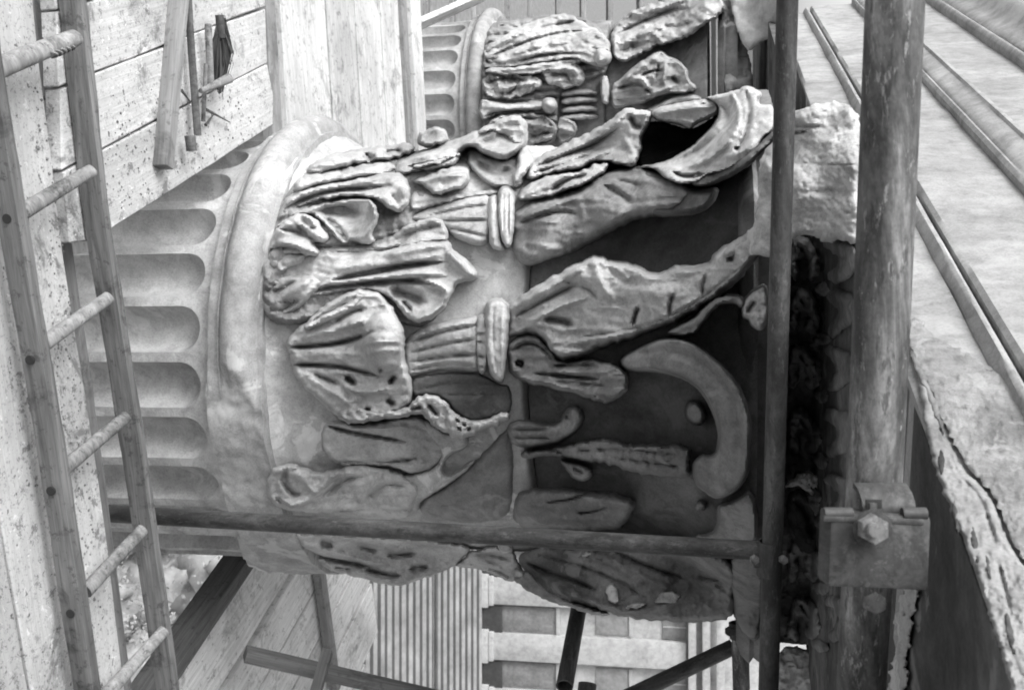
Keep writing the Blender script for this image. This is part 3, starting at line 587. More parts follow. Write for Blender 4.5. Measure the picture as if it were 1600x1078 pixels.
relief('boss', main, BM, [(800,888),(808,884),(820,892),(822,904),(810,908),(800,900)], .10, edge=7, mat='marble', jag=1)
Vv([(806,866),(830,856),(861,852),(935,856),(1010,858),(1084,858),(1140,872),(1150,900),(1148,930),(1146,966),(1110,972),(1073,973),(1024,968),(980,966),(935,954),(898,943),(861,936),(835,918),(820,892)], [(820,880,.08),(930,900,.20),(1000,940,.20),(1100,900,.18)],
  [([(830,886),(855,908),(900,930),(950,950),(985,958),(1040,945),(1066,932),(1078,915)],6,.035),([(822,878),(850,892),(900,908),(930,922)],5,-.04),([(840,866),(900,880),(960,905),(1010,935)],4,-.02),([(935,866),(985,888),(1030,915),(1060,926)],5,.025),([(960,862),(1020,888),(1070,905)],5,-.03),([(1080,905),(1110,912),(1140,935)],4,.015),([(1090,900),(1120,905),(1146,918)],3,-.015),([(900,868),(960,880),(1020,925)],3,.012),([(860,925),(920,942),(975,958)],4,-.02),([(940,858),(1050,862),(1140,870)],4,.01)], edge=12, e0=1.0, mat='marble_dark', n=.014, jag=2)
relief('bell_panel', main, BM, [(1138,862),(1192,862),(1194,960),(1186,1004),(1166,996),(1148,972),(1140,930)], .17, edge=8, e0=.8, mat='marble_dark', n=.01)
relief('volute_rim', main, BM, [(800,905),(812,896),(826,888),(842,906),(872,930),(920,948),(960,958),(940,964),(900,952),(856,938),(826,925)], [(810,900,.10),(940,950,.19)], edge=6, e0=.7, mat='marble_half', jag=1.5, n=.01)
for pl in ([(902,868),(910,861),(925,860),(936,856),(930,868),(918,874),(906,874)], [(942,918),(952,908),(962,912),(970,925),(972,942),(960,948),(948,938)], [(1018,936),(1028,928),(1036,922),(1050,922),(1066,928),(1062,940),(1040,948),(1024,946)], [(965,950),(990,940),(1010,938),(1012,948),(985,956)]):
    relief('fresh_chip', main, BM, pl, .235 if pl[0][0] > 940 else .2, edge=4, mat='fracture', jag=2, n=.01)

# ------------------------------------------------------------------ next column behind
NC = (-1.235, 6.1)
nxt, BN = column(NC, -0.15, 'smaller looking second Corinthian column behind the large one, acanthus leaves whole', None, -1.8, 200, bm1='marble_half', bm2='marble_half')
def NL(*a, **k): k.setdefault('step', 2.0); return relief('acanthus_leaf', nxt, BN, *a, **k)
def NV(*a, **k): k.setdefault('step', 2.0); return relief('volute', nxt, BN, *a, **k)
relief('leaf_bed', nxt, BN, [(752,34),(800,32),(860,22),(915,26),(948,50),(954,112),(930,120),(884,142),(872,160),(874,236),(752,238)], .07, [([(760,150),(850,150)],6,-.03),([(760,108),(900,104)],6,-.03)], folds=[(86,13,.05)], edge=6, n=.03, ns=9, mat='marble_half', step=2)
NL([(752,88),(760,70),(780,58),(824,36),(854,25),(891,20),(913,36),(935,48),(950,60),(956,76),(950,98),(935,108),(912,98),(895,92),(861,98),(806,106),(772,108)], [(760,90,.08),(860,50,.16),(940,85,.22)],
  [([(765,90),(820,66),(870,52),(920,48)],3,-.06),([(765,76),(820,48),(880,30)],3,.04),([(775,98),(830,84),(880,78)],3,.04),([(790,90),(840,70),(890,66)],3,.04),([(810,96),(860,84),(912,84)],3,-.06),([(830,72),(842,62),(846,50)],4,.04),([(866,40),(896,34)],4,-.06)], edge=6, n=.02, ns=9)
NL([(752,112),(768,104),(800,106),(840,98),(880,92),(912,90),(914,98),(880,108),(840,116),(800,120),(770,118)], .16, [([(760,112),(830,106),(910,92)],3,.02)], edge=5)
NL([(752,140),(754,122),(766,112),(785,110),(812,116),(838,118),(850,128),(846,138),(828,146),(808,152),(785,156),(762,152)], .12, [([(760,130),(790,122),(820,126)],3,-.05),([(772,142),(800,134),(836,130)],3,.05),([(790,150),(806,138),(812,124)],3,-.05),([(776,118),(780,140)],3,.04)], edge=4, n=.03, ns=7, jag=2)
NL([(846,102),(880,96),(902,98),(914,110),(916,126),(906,136),(896,134),(888,142),(874,136),(856,134),(848,122)], .14, [([(860,108),(896,106),(906,122),(896,132)],4,.06),([(858,118),(886,116),(890,128)],4,-.06),([(862,128),(880,126)],3,.04)], edge=4, n=.02, ns=7)
relief('leaf_tip', nxt, BN, [(925,80),(932,72),(946,72),(956,82),(957,94),(948,104),(934,106),(925,98)], .36, edge=14, e0=0, mat='marble_clean', jag=.5, step=2)
relief('leaf_tip', nxt, BN, [(844,164),(848,154),(858,150),(868,154),(873,164),(868,176),(857,180),(847,174)], .32, edge=14, e0=0, mat='marble_clean', jag=.5, step=2)
NL([(752,152),(770,158),(800,160),(830,158),(850,156),(852,174),(830,174),(800,174),(770,182),(752,192),(748,170)], .13, [([(755,152),(775,161),(840,161)],3,-.06),([(755,184),(780,174),(842,173)],3,-.06),([(760,168),(845,167)],5,.03)], edge=5)
NL([(756,205),(768,186),(790,178),(820,176),(846,178),(862,186),(872,198),(872,212),(856,222),(836,224),(820,240),(790,240),(760,225)], .14, [([(765,198),(800,184),(840,186)],3,-.06),([(800,200),(830,192),(862,200)],3,.05),([(830,215),(860,206)],3,-.05)], edge=4, n=.025, ns=8)
NL([(868,190),(880,180),(906,196),(900,214),(884,224),(870,222)], .10, [([(872,200),(896,206)],3,.03)], edge=5, n=.01)
for y in (144, 156, 170, 182):
    relief('stem', nxt, BN, [(874, y), (900, y - 6), (934, y - 4), (936, y + 5), (905, y + 5), (878, y + 10)], .08, edge=5, mat='marble', step=2)
relief('stem', nxt, BN, [(937,124),(944,118),(951,120),(952,150),(951,164),(943,164),(938,150)], .14, edge=4, mat='marble_clean', step=2)
NL([(954,70),(956,48),(970,32),(987,18),(1010,8),(1034,2),(1065,-8),(1132,-14),(1130,20),(1112,34),(1095,42),(1080,58),(1062,64),(1030,70),(1010,84),(990,92),(973,98),(958,92)], [(960,70,.12),(1030,35,.24),(1110,10,.3)],
  [([(962,56),(1000,36),(1060,12)],4,-.06),([(968,70),(1010,50),(1050,36)],4,.05),([(970,80),(1005,70)],6,-.05),([(1000,22),(1070,0)],4,.05),([(1030,40),(1060,44),(1080,34)],6,-.06),([(1076,46),(1110,30)],4,.04),([(1020,50),(1030,62)],5,.05)], edge=6, n=.03, ns=10, jag=2)
NL([(955,136),(970,122),(987,106),(1004,94),(1017,84),(1034,78),(1044,88),(1060,92),(1073,106),(1077,124),(1092,140),(1070,146),(1040,148),(1010,160),(980,166),(958,172),(954,155)], [(960,150,.10),(1020,110,.22),(1070,120,.20)],
  [([(965,140),(1000,128),(1020,150)],4,-.05),([(970,130),(1005,104),(1030,86)],3,.04),([(985,125),(1002,120),(1014,140)],4,.07),([(1000,120),(1015,112),(1040,110)],3,-.07),([(1030,100),(1024,125)],3,-.05),([(1040,98),(1036,128)],3,.05),([(1050,120),(1062,132)],5,-.05),([(965,155),(1010,150),(1060,132)],3,.04)], edge=5, n=.015, ns=9)
NV([(1000,176),(1030,160),(1050,150),(1075,146),(1096,152),(1098,160),(1070,164),(1040,170),(1010,182)], .2, edge=7, mat='marble_clean')

# ------------------------------------------------------------------ architrave
arch = empty('architrave', sw(3, 1.2, 0.2), 'long rain-washed stone architrave with moulded fasciae resting on the columns', 'architrave')
def extr(name, prof, s0, s1, mat, parent, ns=60, amp=0.0, seed=0, closed=False):
    prof = np.array(prof, float); ss = np.linspace(s0, s1, ns); V = []; n = len(prof)
    for i, s in enumerate(ss):
        dn = amp * fbm(np.full(n, s * 7.0), np.arange(n) * 0.9 + seed * 3.1, seed, 3) if amp else np.zeros(n)
        for k in range(n): V.append(sw(s, prof[k, 0] + dn[k], prof[k, 1] + dn[k] * 0.4))
    f = []
    for i in range(ns - 1):
        for k in range(n if closed else n - 1): a = i * n + k; b = i * n + (k + 1) % n; f.append((a, b, b + n, a + n))
    if closed: f.append(tuple(range(n))[::-1]); f.append(tuple((ns - 1) * n + k for k in range(n)))
    loc = wm(parent).translation if parent else Vector()
    me = pydata(name, [v - loc for v in V], f, True, 35); me.materials.append(M[mat])
    o = bpy.data.objects.new(name, me); COL.objects.link(o)
    if parent: o.parent = parent
    return o
SE = 4.45
def roll(w0, z0, z1, pr, nseg=8): return [(w0 - pr * math.sin(math.pi * k / nseg), z0 + (z1 - z0) * k / nseg) for k in range(nseg + 1)]
def fascia(name, wf, z0, z1, back=0.9, **k):
    return extr(name, [(back, z0), (wf + .006, z0), (wf, z0 + .006), (wf, (z0 + z1) / 2), (wf, z1), (back, z1)], -1.2, SE, 'fascia', arch, ns=160, closed=True, **k)
fascia('fascia', 0.552, 0.2075, 0.298, amp=.006, seed=3)
extr('moulding', [(.9, .2985)] + roll(.548, .2985, .322, .016) + [(.9, .322)], -1.2, 2.02, 'fascia', arch, ns=80, closed=True, amp=.003, seed=4)
extr('moulding', [(.9, .2985)] + roll(.548, .2985, .322, .016) + [(.9, .322)], 2.10, SE, 'fascia', arch, ns=60, closed=True, amp=.002, seed=5)
fascia('fascia', 0.528, 0.3225, 0.474, amp=.004, seed=6)
extr('moulding', [(.9, .4745), (.515, .4745), (.508, .480)] + [(.508 - .018 * (k / 6), .484 + .036 * (k / 6) ** 1.6) for k in range(7)] + [(.484, .524), (.484, .532), (.9, .532)], -1.2, SE, 'fascia', arch, ns=60, closed=True, amp=.002, seed=7)
fascia('fascia', 0.500, 0.5325, 0.690, amp=.003, seed=8)
extr('moulding', [(.9, .6905)] + roll(.484, .6905, .716, .012) + [(.9, .716)], -1.2, SE, 'fascia', arch, ns=40, closed=True, amp=.001, seed=9)
extr('cyma', [(.9, .7165), (.478, .7165)] + [(.474 - .06 * (k / 10) ** 0.6 + .012 * math.sin(k / 10 * 6.28), .72 + .11 * k / 10) for k in range(11)] + [(.40, .84), (.40, .87), (.9, .87)], -1.2, SE - .1, 'fascia', arch, ns=40, closed=True, amp=.001, seed=10)
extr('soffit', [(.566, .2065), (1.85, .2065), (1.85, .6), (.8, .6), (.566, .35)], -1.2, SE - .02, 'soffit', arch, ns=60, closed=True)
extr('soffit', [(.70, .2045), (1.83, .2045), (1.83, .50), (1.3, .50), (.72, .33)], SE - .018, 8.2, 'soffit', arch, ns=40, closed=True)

class ZPlane:
    def __init__(s, z): s.z = z
    def depth(s, px, py): return s.z / ray(px, py)[..., 2]
class WPlane:
    def __init__(s, w_): s.w = w_
    def depth(s, px, py): d = ray(px, py); return s.w / (d[..., 0] * R_.x + d[..., 1] * R_.y)
class MinBody:
    def __init__(s, a, b, off): s.a = a; s.b = b; s.o = off
    def depth(s, px, py): 
        q = s.b.depth(px, py); q = np.where(q > 0, q - s.o, 1e3); return np.minimum(s.a.depth(px, py), q)
def AR(name, *a, **k): return relief(name, arch, *a, **k)
AR('broken_stone', Flat([(1205,225,1.86),(1340,180,1.74),(1343,260,1.665),(1343,330,1.66),(1343,410,1.66),(1190,300,1.86),(1195,400,1.84),(1150,385,1.95),(1260,300,1.72),(1260,400,1.72),(1300,160,1.8)]),
   [(1204,226),(1222,200),(1235,178),(1262,164),(1297,158),(1322,160),(1337,173),(1344,186),(1346,260),(1346,330),(1345,388),(1310,372),(1290,384),(1275,368),(1240,366),(1236,392),(1200,402),(1170,398),(1122,402),(1145,378),(1170,363),(1183,341),(1184,300),(1189,240)], .03,
   [([(1200,256),(1240,254),(1290,258),(1345,258)],2.5,-.005),([(1230,300),(1340,300)],8,-.006),([(1220,195),(1290,200)],5,-.01),([(1225,212),(1262,205)],3,-.02)], edge=14, e0=.1, skirt=.25, mat='fracture', n=.010, ns=22, jag=2)
# carved leaf and dart ornament of the soffit band
OB = Flat([(1240,380,2.32),(1340,380,2.2),(1240,700,2.55),(1340,700,2.45),(1240,1000,2.7),(1340,1000,2.6)]); OB = MinBody(OB, ZPlane(.2065), .03)
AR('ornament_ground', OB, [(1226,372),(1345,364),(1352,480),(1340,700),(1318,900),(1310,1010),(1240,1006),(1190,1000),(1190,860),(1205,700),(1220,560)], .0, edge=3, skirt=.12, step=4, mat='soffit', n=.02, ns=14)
rg_ = random.Random(3)
for k, yy in enumerate((372, 452, 540, 640, 738, 840, 930)):
    mt_ = 'marble_half' if k < 1 else 'marble_dark'  # lit first leaves and shaded rest painted through two marble tones
    q = lambda a, b: (a + rg_.uniform(-4, 4), yy + b + rg_.uniform(-4, 4))
    AR('ornament_leaf', OB, [q(1238,0),q(1252,-4),q(1268,8),q(1282,30),(1284,yy+54),q(1270,72),q(1256,60),q(1262,42),q(1254,28),q(1246,40),q(1248,62),q(1240,74),q(1228,50)], .07, [([(1244,yy+4),(1264,yy+16),(1274,yy+40),(1268,yy+60)],4,.025),([(1250,yy+12),(1262,yy+32)],3,-.03)], edge=9, mat=mt_, n=.02, ns=8, jag=2)
    AR('ornament_leaf', OB, [q(1290,0),q(1312,2),q(1336,14),q(1346,34),q(1338,52),q(1318,66),q(1300,76),q(1290,60),q(1304,46),q(1312,32),q(1298,22),q(1286,14)], .07, [([(1294,yy+6),(1320,yy+14),(1330,yy+32),(1304,yy+64)],4,.025),([(1316,yy+24),(1322,yy+44)],3,-.02)], edge=9, mat=mt_, n=.02, ns=8, jag=2)
    AR('ornament_leaf', OB, [q(1268,72),q(1284,64),q(1298,78),q(1290,92),q(1274,88)], .05, [([(1272,yy+78),(1292,yy+82)],3,.015)], edge=7, mat=mt_, n=.02, ns=8, jag=2)
AR('spalled_edge', WPlane(.55), [(1472,672),(1484,690),(1506,738),(1540,762),(1562,812),(1578,850),(1604,890),(1650,960),(1690,1110),(1590,1110),(1570,1040),(1552,985),(1538,930),(1522,890),(1508,850),(1492,812),(1478,780),(1464,745),(1452,700),(1444,655),(1436,610),(1430,570),(1424,545),(1440,572),(1456,620)], .014,
   [([(1500,745),(1530,772),(1548,820)],3,-.004),([(1478,690),(1496,740)],3,-.003),([(1540,800),(1556,850)],5,-.006),([(1560,880),(1580,960)],5,-.008)], edge=9, skirt=.02, mat='marble_mid', n=.005, ns=16, jag=2)
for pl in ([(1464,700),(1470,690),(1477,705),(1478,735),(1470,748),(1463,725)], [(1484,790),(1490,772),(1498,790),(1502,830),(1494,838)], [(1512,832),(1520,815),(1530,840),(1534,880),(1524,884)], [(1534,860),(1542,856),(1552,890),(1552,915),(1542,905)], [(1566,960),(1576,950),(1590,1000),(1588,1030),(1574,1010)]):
    AR('spall_shade', WPlane(.55), pl, .0155, edge=4, e0=.2, skirt=.01, mat='near_black', n=.001, jag=.5)  # near-black raised patches stand in for shade in holes
AR('weathered_patch', WPlane(.545), [(1424,492),(1440,500),(1452,520),(1490,540),(1540,566),(1600,620),(1680,700),(1700,1000),(1650,950),(1606,884),(1582,846),(1566,806),(1545,760),(1510,734),(1488,684),(1474,656),(1452,604),(1430,560),(1420,530)], .003, edge=18, e0=.0, skirt=.02, mat='weathered', n=.004, ns=12, jag=3)
AR('spalled_edge', WPlane(.545), [(1418,545),(1424,538),(1450,600),(1476,660),(1474,690),(1462,650),(1440,602)], .005, edge=4, skirt=.03, mat='marble_dark', n=.004, jag=2)
AR('broken_stone', ZPlane(.204), [(1412,910),(1438,915),(1430,950),(1420,1000),(1418,1090),(1386,1090),(1394,1040),(1401,1000),(1398,965),(1408,940)], .02, edge=5, skirt=.05, mat='fracture', n=.02, ns=8, jag=4)
AR('broken_stone', Flat(2.45), [(1222,762),(1240,744),(1262,734),(1276,744),(1290,752),(1283,765),(1302,776),(1312,794),(1290,792),(1266,772),(1250,756),(1236,764)], .03, edge=5, skirt=.06, mat='fracture', n=.02, ns=8, jag=2)
AR('ornament_boss', Flat(2.5), [(1226,790),(1236,764),(1252,758),(1270,775),(1288,796),(1300,830),(1280,868),(1256,866),(1236,840)], .05, [([(1240,780),(1262,800),(1270,840)],8,-.03)], edge=16, skirt=.1, mat='near_black', n=.01)
AR('broken_stone', Flat(2.72), [(1214,1012),(1240,1006),(1262,1018),(1290,1022),(1308,1040),(1312,1090),(1210,1090)], .02, edge=6, skirt=.1, mat='fracture', n=.02, jag=3)
AR('upper_block', Flat([(1150,0,5.3),(1230,0,5.0),(1170,80,5.2)]), [(1136,-20),(1245,-20),(1240,46),(1204,60),(1182,70),(1168,86),(1152,50),(1142,10)], .03, edge=6, skirt=.4, step=4, mat='marble_clean', n=.02)
AR('upper_block', Flat(5.35), [(1126,-10),(1146,-10),(1160,50),(1172,90),(1180,140),(1172,160),(1130,150),(1128,60)], .03, edge=6, skirt=.3, step=4, mat='marble', n=.05, ns=12, jag=2)

# ------------------------------------------------------------------ scaffold tubes and clamps
def TT(name, a, b, r, mat, label, group='scaffold tubes', wall=.0035, wob=0):
    p0 = P(*a); p1 = P(*b)
    o = tube(name, p0, p1, r, M[mat], None, wall, wob, .0152 if a[0] == 150 else None); tag(o, label, 'tube', group); return o
TT('scaffold_tube', (1401,-60,.93), (1364,800,1.0), .0247, 'steel', 'thick pale-streaked scaffold tube nearest the viewer, upper piece entering the clamp')
TT('scaffold_tube', (1356,880,1.04), (1342,1140,1.10), .0235, 'steel', 'thick scaffold tube leaving the lower side of the big clamp')
TT('scaffold_tube', (1232,-60,1.58), (1199,1140,1.74), .0158, 'steel_dark', 'thinner dark scaffold tube crossing in front of the abacus')
TT('scaffold_tube', (150,801,2.47), (1205,861,1.71), .0195, 'steel_dark', 'dark upright post standing in front of the right side of the capital')
TT('scaffold_tube', (908,930,3.05), (882,1072,2.75), .022, 'steel_dark', 'short open-ended tube in front of the distant pilasters')
TT('scaffold_tube', (918,1068,3.1), (905,1180,3.0), .026, 'steel_dark', 'open tube end just showing at the border beside another open end')
TT('scaffold_tube', (960,1098,2.9), (1146,1010,2.9), .021, 'steel_dark', 'dark diagonal brace tube in front of the far building')
TT('scaffold_tube', (1156,978,2.8), (1160,1140,2.85), .022, 'steel', 'short rusty tube that the diagonal brace meets')
ix = Vector((0, SP, CP)); iy = Vector((1, 0, 0)); iz = Vector((0, -CP, SP))       # up, right, towards the viewer
CF = Matrix((ix, iy, iz)).transposed().to_4x4()
def cfm(px, py, t): return Matrix.Translation(P(px, py, t)) @ CF
def cyl_part(name, par, px, py, t, r, h, seg, mat, bev=.001):
    bm = bmesh.new(); bmesh.ops.create_cone(bm, cap_ends=True, segments=seg, radius1=r, radius2=r, depth=h)
    if bev: bmesh.ops.bevel(bm, geom=[e for e in bm.edges if abs(e.verts[0].co.z - e.verts[1].co.z) < 1e-6], offset=bev, segments=2, affect='EDGES')
    me = bpy.data.meshes.new(name); bm.to_mesh(me); bm.free(); shade(me, 30)
    return link(name, me, M[mat], par, cfm(px, py, t))
# big clamp
ck = empty('tube_clamp', P(1365, 855, .93), 'large cast sleeve clamp with hexagon nut joining the thick tubes', 'clamp', None)
def ucurve(name, par, px, py, t, Lx, ry, rz, th, a0, a1, mat, seg=20):
    v = []; f = []
    for k in range(seg + 1):
        a = a0 + (a1 - a0) * k / seg
        for rr in (0, th):
            for x in (-Lx / 2, Lx / 2): v.append((x, (ry + rr) * math.sin(a), (rz + rr) * math.cos(a)))
    for k in range(seg):
        b = k * 4; f += [(b + 2, b + 3, b + 7, b + 6), (b, b + 4, b + 5, b + 1), (b, b + 2, b + 6, b + 4), (b + 1, b + 5, b + 7, b + 3)]
    f += [(0, 1, 3, 2), (seg * 4, seg * 4 + 2, seg * 4 + 3, seg * 4 + 1)]
    me = pydata(name, v, f, True, 40); bm = bmesh.new(); bm.from_mesh(me); bmesh.ops.recalc_face_normals(bm, faces=bm.faces); bm.to_mesh(me); bm.free(); shade(me, 40)
    return link(name, me, M[mat], par, cfm(px, py, t))
link('sleeve', box_mesh('sleeve', .0865, .0635, .036, .0045), M['clamp'], ck, cfm(1364, 856, .948) @ Matrix.Rotation(.04, 4, 'Z'))
link('rib', box_mesh('rib', .0865, .006, .006, .002), M['clamp'], ck, cfm(1364, 812, .932) @ Matrix.Rotation(.04, 4, 'Z'))
for (px, w_) in ((1309, .026), (1428, .022)):
    tube('lip', P(px - w_ * 850 , 803, .935), P(px + w_ * 850, 803, .935), .0058, M['clamp'], ck, wall=0)
ucurve('saddle', ck, 1365, 786, .985, .046, .017, .036, .005, -1.2, 1.2, 'clamp')
link('slot', box_mesh('slot', .014, .008, .003, .0008), M['void'], ck, cfm(1365, 787, .9365))
cyl_part('washer', ck, 1364, 826, .916, .0165, .004, 32, 'clamp')
nutp = cyl_part('nut', ck, 1364, 826, .906, .0125, .013, 6, 'nut', .0008)
cyl_part('stud', nutp, 1364, 828, .897, .0062, .012, 24, 'nut')
link('stud', box_mesh('stud', .007, .02, .007, .002), M['clamp'], ck, cfm(1363, 803, .925))
cyl_part('washer', ck, 1366, 940, 1.035, .013, .006, 28, 'clamp')
cyl_part('bolt', ck, 1366, 941, 1.025, .0105, .012, 6, 'nut')
c2 = empty('tube_clamp', P(1203, 868, 1.69), 'small dark clamp where the upright post meets the thinner tube', 'clamp', None)
link('sleeve', tube_mesh('sleeve', .055, .0185, .0025, 32), M['clamp'], c2, Matrix.Translation(P(1203, 846, 1.70)) @ (P(1200, 905, 1.71) - P(1203, 846, 1.70)).to_track_quat('Z', 'Y').to_matrix().to_4x4())
for px in (1179, 1224):
    b_ = cyl_part('nut', c2, px, 874, 1.68, .007, .012, 6, 'nut'); cyl_part('stud', b_, px, 874, 1.67, .0034, .010, 16, 'nut')
link('plate', box_mesh('plate', .050, .026, .006, .002), M['clamp'], c2, cfm(1202, 874, 1.70))
c3 = empty('tube_clamp', P(1148, 985, 2.78), 'small clamp at the top of the short rusty tube', 'clamp', None)
link('sleeve', tube_mesh('sleeve', .04, .027, .004, 28), M['clamp'], c3, Matrix.Translation(P(1155, 972, 2.79)) @ (P(1157, 1000, 2.79) - P(1155, 972, 2.79)).to_track_quat('Z', 'Y').to_matrix().to_4x4())
cyl_part('nut', c3, 1140, 986, 2.76, .012, .018, 6, 'steel_dark')

# ------------------------------------------------------------------ ladder lying on the staging
LAD = empty('wooden_ladder', P(120, 560, 2.1), 'rough wooden pole ladder lying across the near planks', 'ladder')
LZ = -1.193
def ra(y): return onz(22 + (y - 350) * .159, y, LZ)
def rbp(y): return onz(154 + (y - 350) * .150 + (0 if y > 350 else (y - 350) * -.035), y, LZ)
def rail(name, fn, W, H, seed):
    ys = np.linspace(-90, 1180, 60); sec = []
    pts = [fn(y) for y in ys]; V = []; f = []
    n8 = 12
    for i, p in enumerate(pts):
        d = (pts[min(i + 1, 59)] - pts[max(i - 1, 0)]).normalized(); side = Vector((0, 0, 1)).cross(d).normalized(); u = d.cross(side)
        for k in range(n8):
            a = 2 * math.pi * (k + .5) / n8; c, s_ = math.cos(a), math.sin(a)
            q = (abs(c) ** 6 + abs(s_) ** 6) ** (-1 / 6)
            nn = .0016 * float(fbm(np.array(i * .35), np.array(k * .8), seed, 3))
            bend = .004 * math.sin(i * .13 + seed)
            V.append(p + side * (c * q * W / 2 + nn + bend) + u * (s_ * q * H / 2 + nn))
    for i in range(59):
        for k in range(n8): b = (k + 1) % n8; f.append((i * n8 + k, i * n8 + b, (i + 1) * n8 + b, (i + 1) * n8 + k))
    f.append(tuple(range(n8))[::-1]); f.append(tuple(59 * n8 + k for k in range(n8)))
    d = (pts[-1] - pts[0]).normalized(); fr = Matrix.Translation(pts[30]) @ frame(d); inv = fr.inverted()
    me = pydata(name, [inv @ v for v in V], f, True, 40)
    return link(name, me, M['ladder'], LAD, fr)
rA = rail('rail', ra, .030, .046, 3); rB = rail('rail', rbp, .024, .050, 9)
rungs = [((-20,112),(118,60)),((40,328),(143,268)),((76,532),(170,466)),((106,728),(197,652)),((142,918),(223,828)),((170,1084),(256,986))]
for (a, b) in rungs:
    p0 = onz(a[0] - 8, a[1] + 6, LZ - .004); p1 = onz(b[0], b[1], LZ + .022)
    rr = .0185 if a[0] < 0 else .0145
    tube('rung', p0, p1, rr, M['ladder_top'], LAD, wall=0, wob=.0012, r2=rr * .85)
for y in (340, 559, 762, 952):
    d = (ra(y + 10) - ra(y - 10)).normalized(); side = Vector((0, 0, 1)).cross(d).normalized()
    if side.y > 0: side = -side
    c = ra(y) + side * .0155
    bm = bmesh.new(); bmesh.ops.create_cone(bm, cap_ends=True, segments=20, radius1=.0085, radius2=.0085, depth=.004)
    me = bpy.data.meshes.new('rung_end'); bm.to_mesh(me); bm.free()
    link('rung_end', me, M['void'], LAD, Matrix.Translation(c) @ side.to_track_quat('Z', 'Y').to_matrix().to_4x4())

# ------------------------------------------------------------------ staging planks
def plank_px(quad, z, th, mat, label, parent=None, jit=.002, group=None, name='scaffold_plank', dirk=None):
    top = [onz(x, y, z) for x, y in quad]
    md = {'planks of the near staging': onz(195,1078,z) - onz(100,400,z), 'planks beside the column shaft': A_, 'boards of the low floor behind the capital': onz(450,200,z) - onz(430,0,z)}[group]
    o = prism(name, top, th, M[mat], parent, jit=jit, matdir=md)
    if label: tag(o, label, 'plank', group)
    return o
G1 = 'planks of the near staging'
plank_px([(-140,-80),(43,-80),(62,100),(100,400),(155,750),(205,1150),(62,1150),(4,826),(-30,500),(-90,100)], -1.24, .04, 'plank_splat', 'pale mortar-spotted plank lying under the ladder', group=G1)
plank_px([(-160,80),(-94,100),(-34,500),(0,826),(58,1150),(-160,1150)], -1.244, .04, 'plank_splat', 'pale plank at the lower left border beside the ladder', group=G1)
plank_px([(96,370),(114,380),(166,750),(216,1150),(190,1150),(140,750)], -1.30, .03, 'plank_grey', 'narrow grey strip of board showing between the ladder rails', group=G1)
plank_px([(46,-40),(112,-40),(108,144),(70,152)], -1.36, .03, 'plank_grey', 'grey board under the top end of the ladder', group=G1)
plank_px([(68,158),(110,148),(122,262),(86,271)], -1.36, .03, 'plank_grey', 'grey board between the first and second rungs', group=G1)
plank_px([(84,277),(124,267),(140,395),(98,404)], -1.365, .03, 'plank', 'pale board between the second and third rungs', group=G1)
G2 = 'planks beside the column shaft'
plank_px([(100,270),(168,233),(245,191),(360,131),(418,101),(427,150),(427,196),(300,278),(182,353),(150,375),(110,380)], -1.22, .035, 'plank_splat', 'mortar-splashed plank whose edge meets the fluted shaft', group=G2)
plank_px([(95,140),(148,117),(256,74),(308,52),(415,14),(418,98),(360,128),(245,188),(165,230),(98,266)], -1.22, .035, 'plank_splat', 'splashed plank carrying the brush and sticks', group=G2)
plank_px([(90,20),(200,-18),(330,-60),(412,-85),(415,11),(308,49),(256,71),(148,114),(93,136)], -1.22, .035, 'plank_splat', 'splashed plank at the top left border', group=G2)
plank_px([(80,-120),(420,-200),(412,-88),(330,-63),(200,-21),(88,17)], -1.22, .035, 'plank_splat', 'plank beyond the top border beside the shaft', group=G2)
G3 = 'boards of the low floor behind the capital'
xs = [(416,430,437,452), (438,453,506,524), (509,527,552,568), (554,570,592,607), (594,609,625,641)]
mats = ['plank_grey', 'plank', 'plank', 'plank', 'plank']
labs = ['narrow grey board along the near edge of the pale floor', 'widest bleached floor board, nearest the torus', 'second bleached floor board, between the widest one and a narrower one', 'third narrow bleached floor board', 'nail-marked bleached floor board beside the rim']
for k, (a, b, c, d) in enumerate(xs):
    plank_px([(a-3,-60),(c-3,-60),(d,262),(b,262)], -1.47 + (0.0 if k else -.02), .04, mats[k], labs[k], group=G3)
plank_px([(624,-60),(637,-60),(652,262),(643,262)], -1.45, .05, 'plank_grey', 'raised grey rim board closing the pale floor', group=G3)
plank_px([(639,-60),(654,-60),(668,240),(654,240)], -1.43, .05, 'plank', 'bright outer rim board in front of the second shaft', group=G3)
# right-hand floor, boards run with the colonnade
G4 = 'boards of the low floor right of the column'
def wboard(w0, w1, s0, s1, mat, label, z=-1.47):
    top = [sw(s0, w0, z), sw(s1, w0, z), sw(s1 + RNG.uniform(-.03, .03), w1, z), sw(s0, w1, z)]
    o = prism('scaffold_plank', top, .035, M[mat], None, jit=.002, matdir=A_); tag(o, label, 'plank', G4)
wboard(1.93, 2.135, .9, 3.95, 'plank_pale', 'pale floor board nearest the column on its right side')
wboard(2.165, 2.325, .9, 3.92, 'plank_pale', 'pale floor board second from the column on its right side')
wboard(2.335, 2.515, .9, 3.86, 'plank_pale', 'pale floor board third from the column on its right side')
wboard(2.525, 2.675, .9, 3.80, 'plank_pale', 'pale floor board fourth from the column on its right side')
wboard(2.695, 2.94, .9, 3.66, 'plank_pale', 'pale floor board with ragged end beside the corrugated roof')
wboard(2.95, 3.4, .9, 3.45, 'plank_pale', 'outermost pale floor board at the lower border')
o = beam('floor_bearer', sw(.6, 1.90, -1.50), sw(3.35, 1.90, -1.50), .05, .09, M['timber']); tag(o, 'dark square timber along the inner edge of the right floor', 'timber')
o = beam('timber_batten', onz(497,880,-1.445), onz(524,1078,-1.445), .05, .03, M['plank_grey']); tag(o, 'grey batten lying across the pale boards', 'timber')
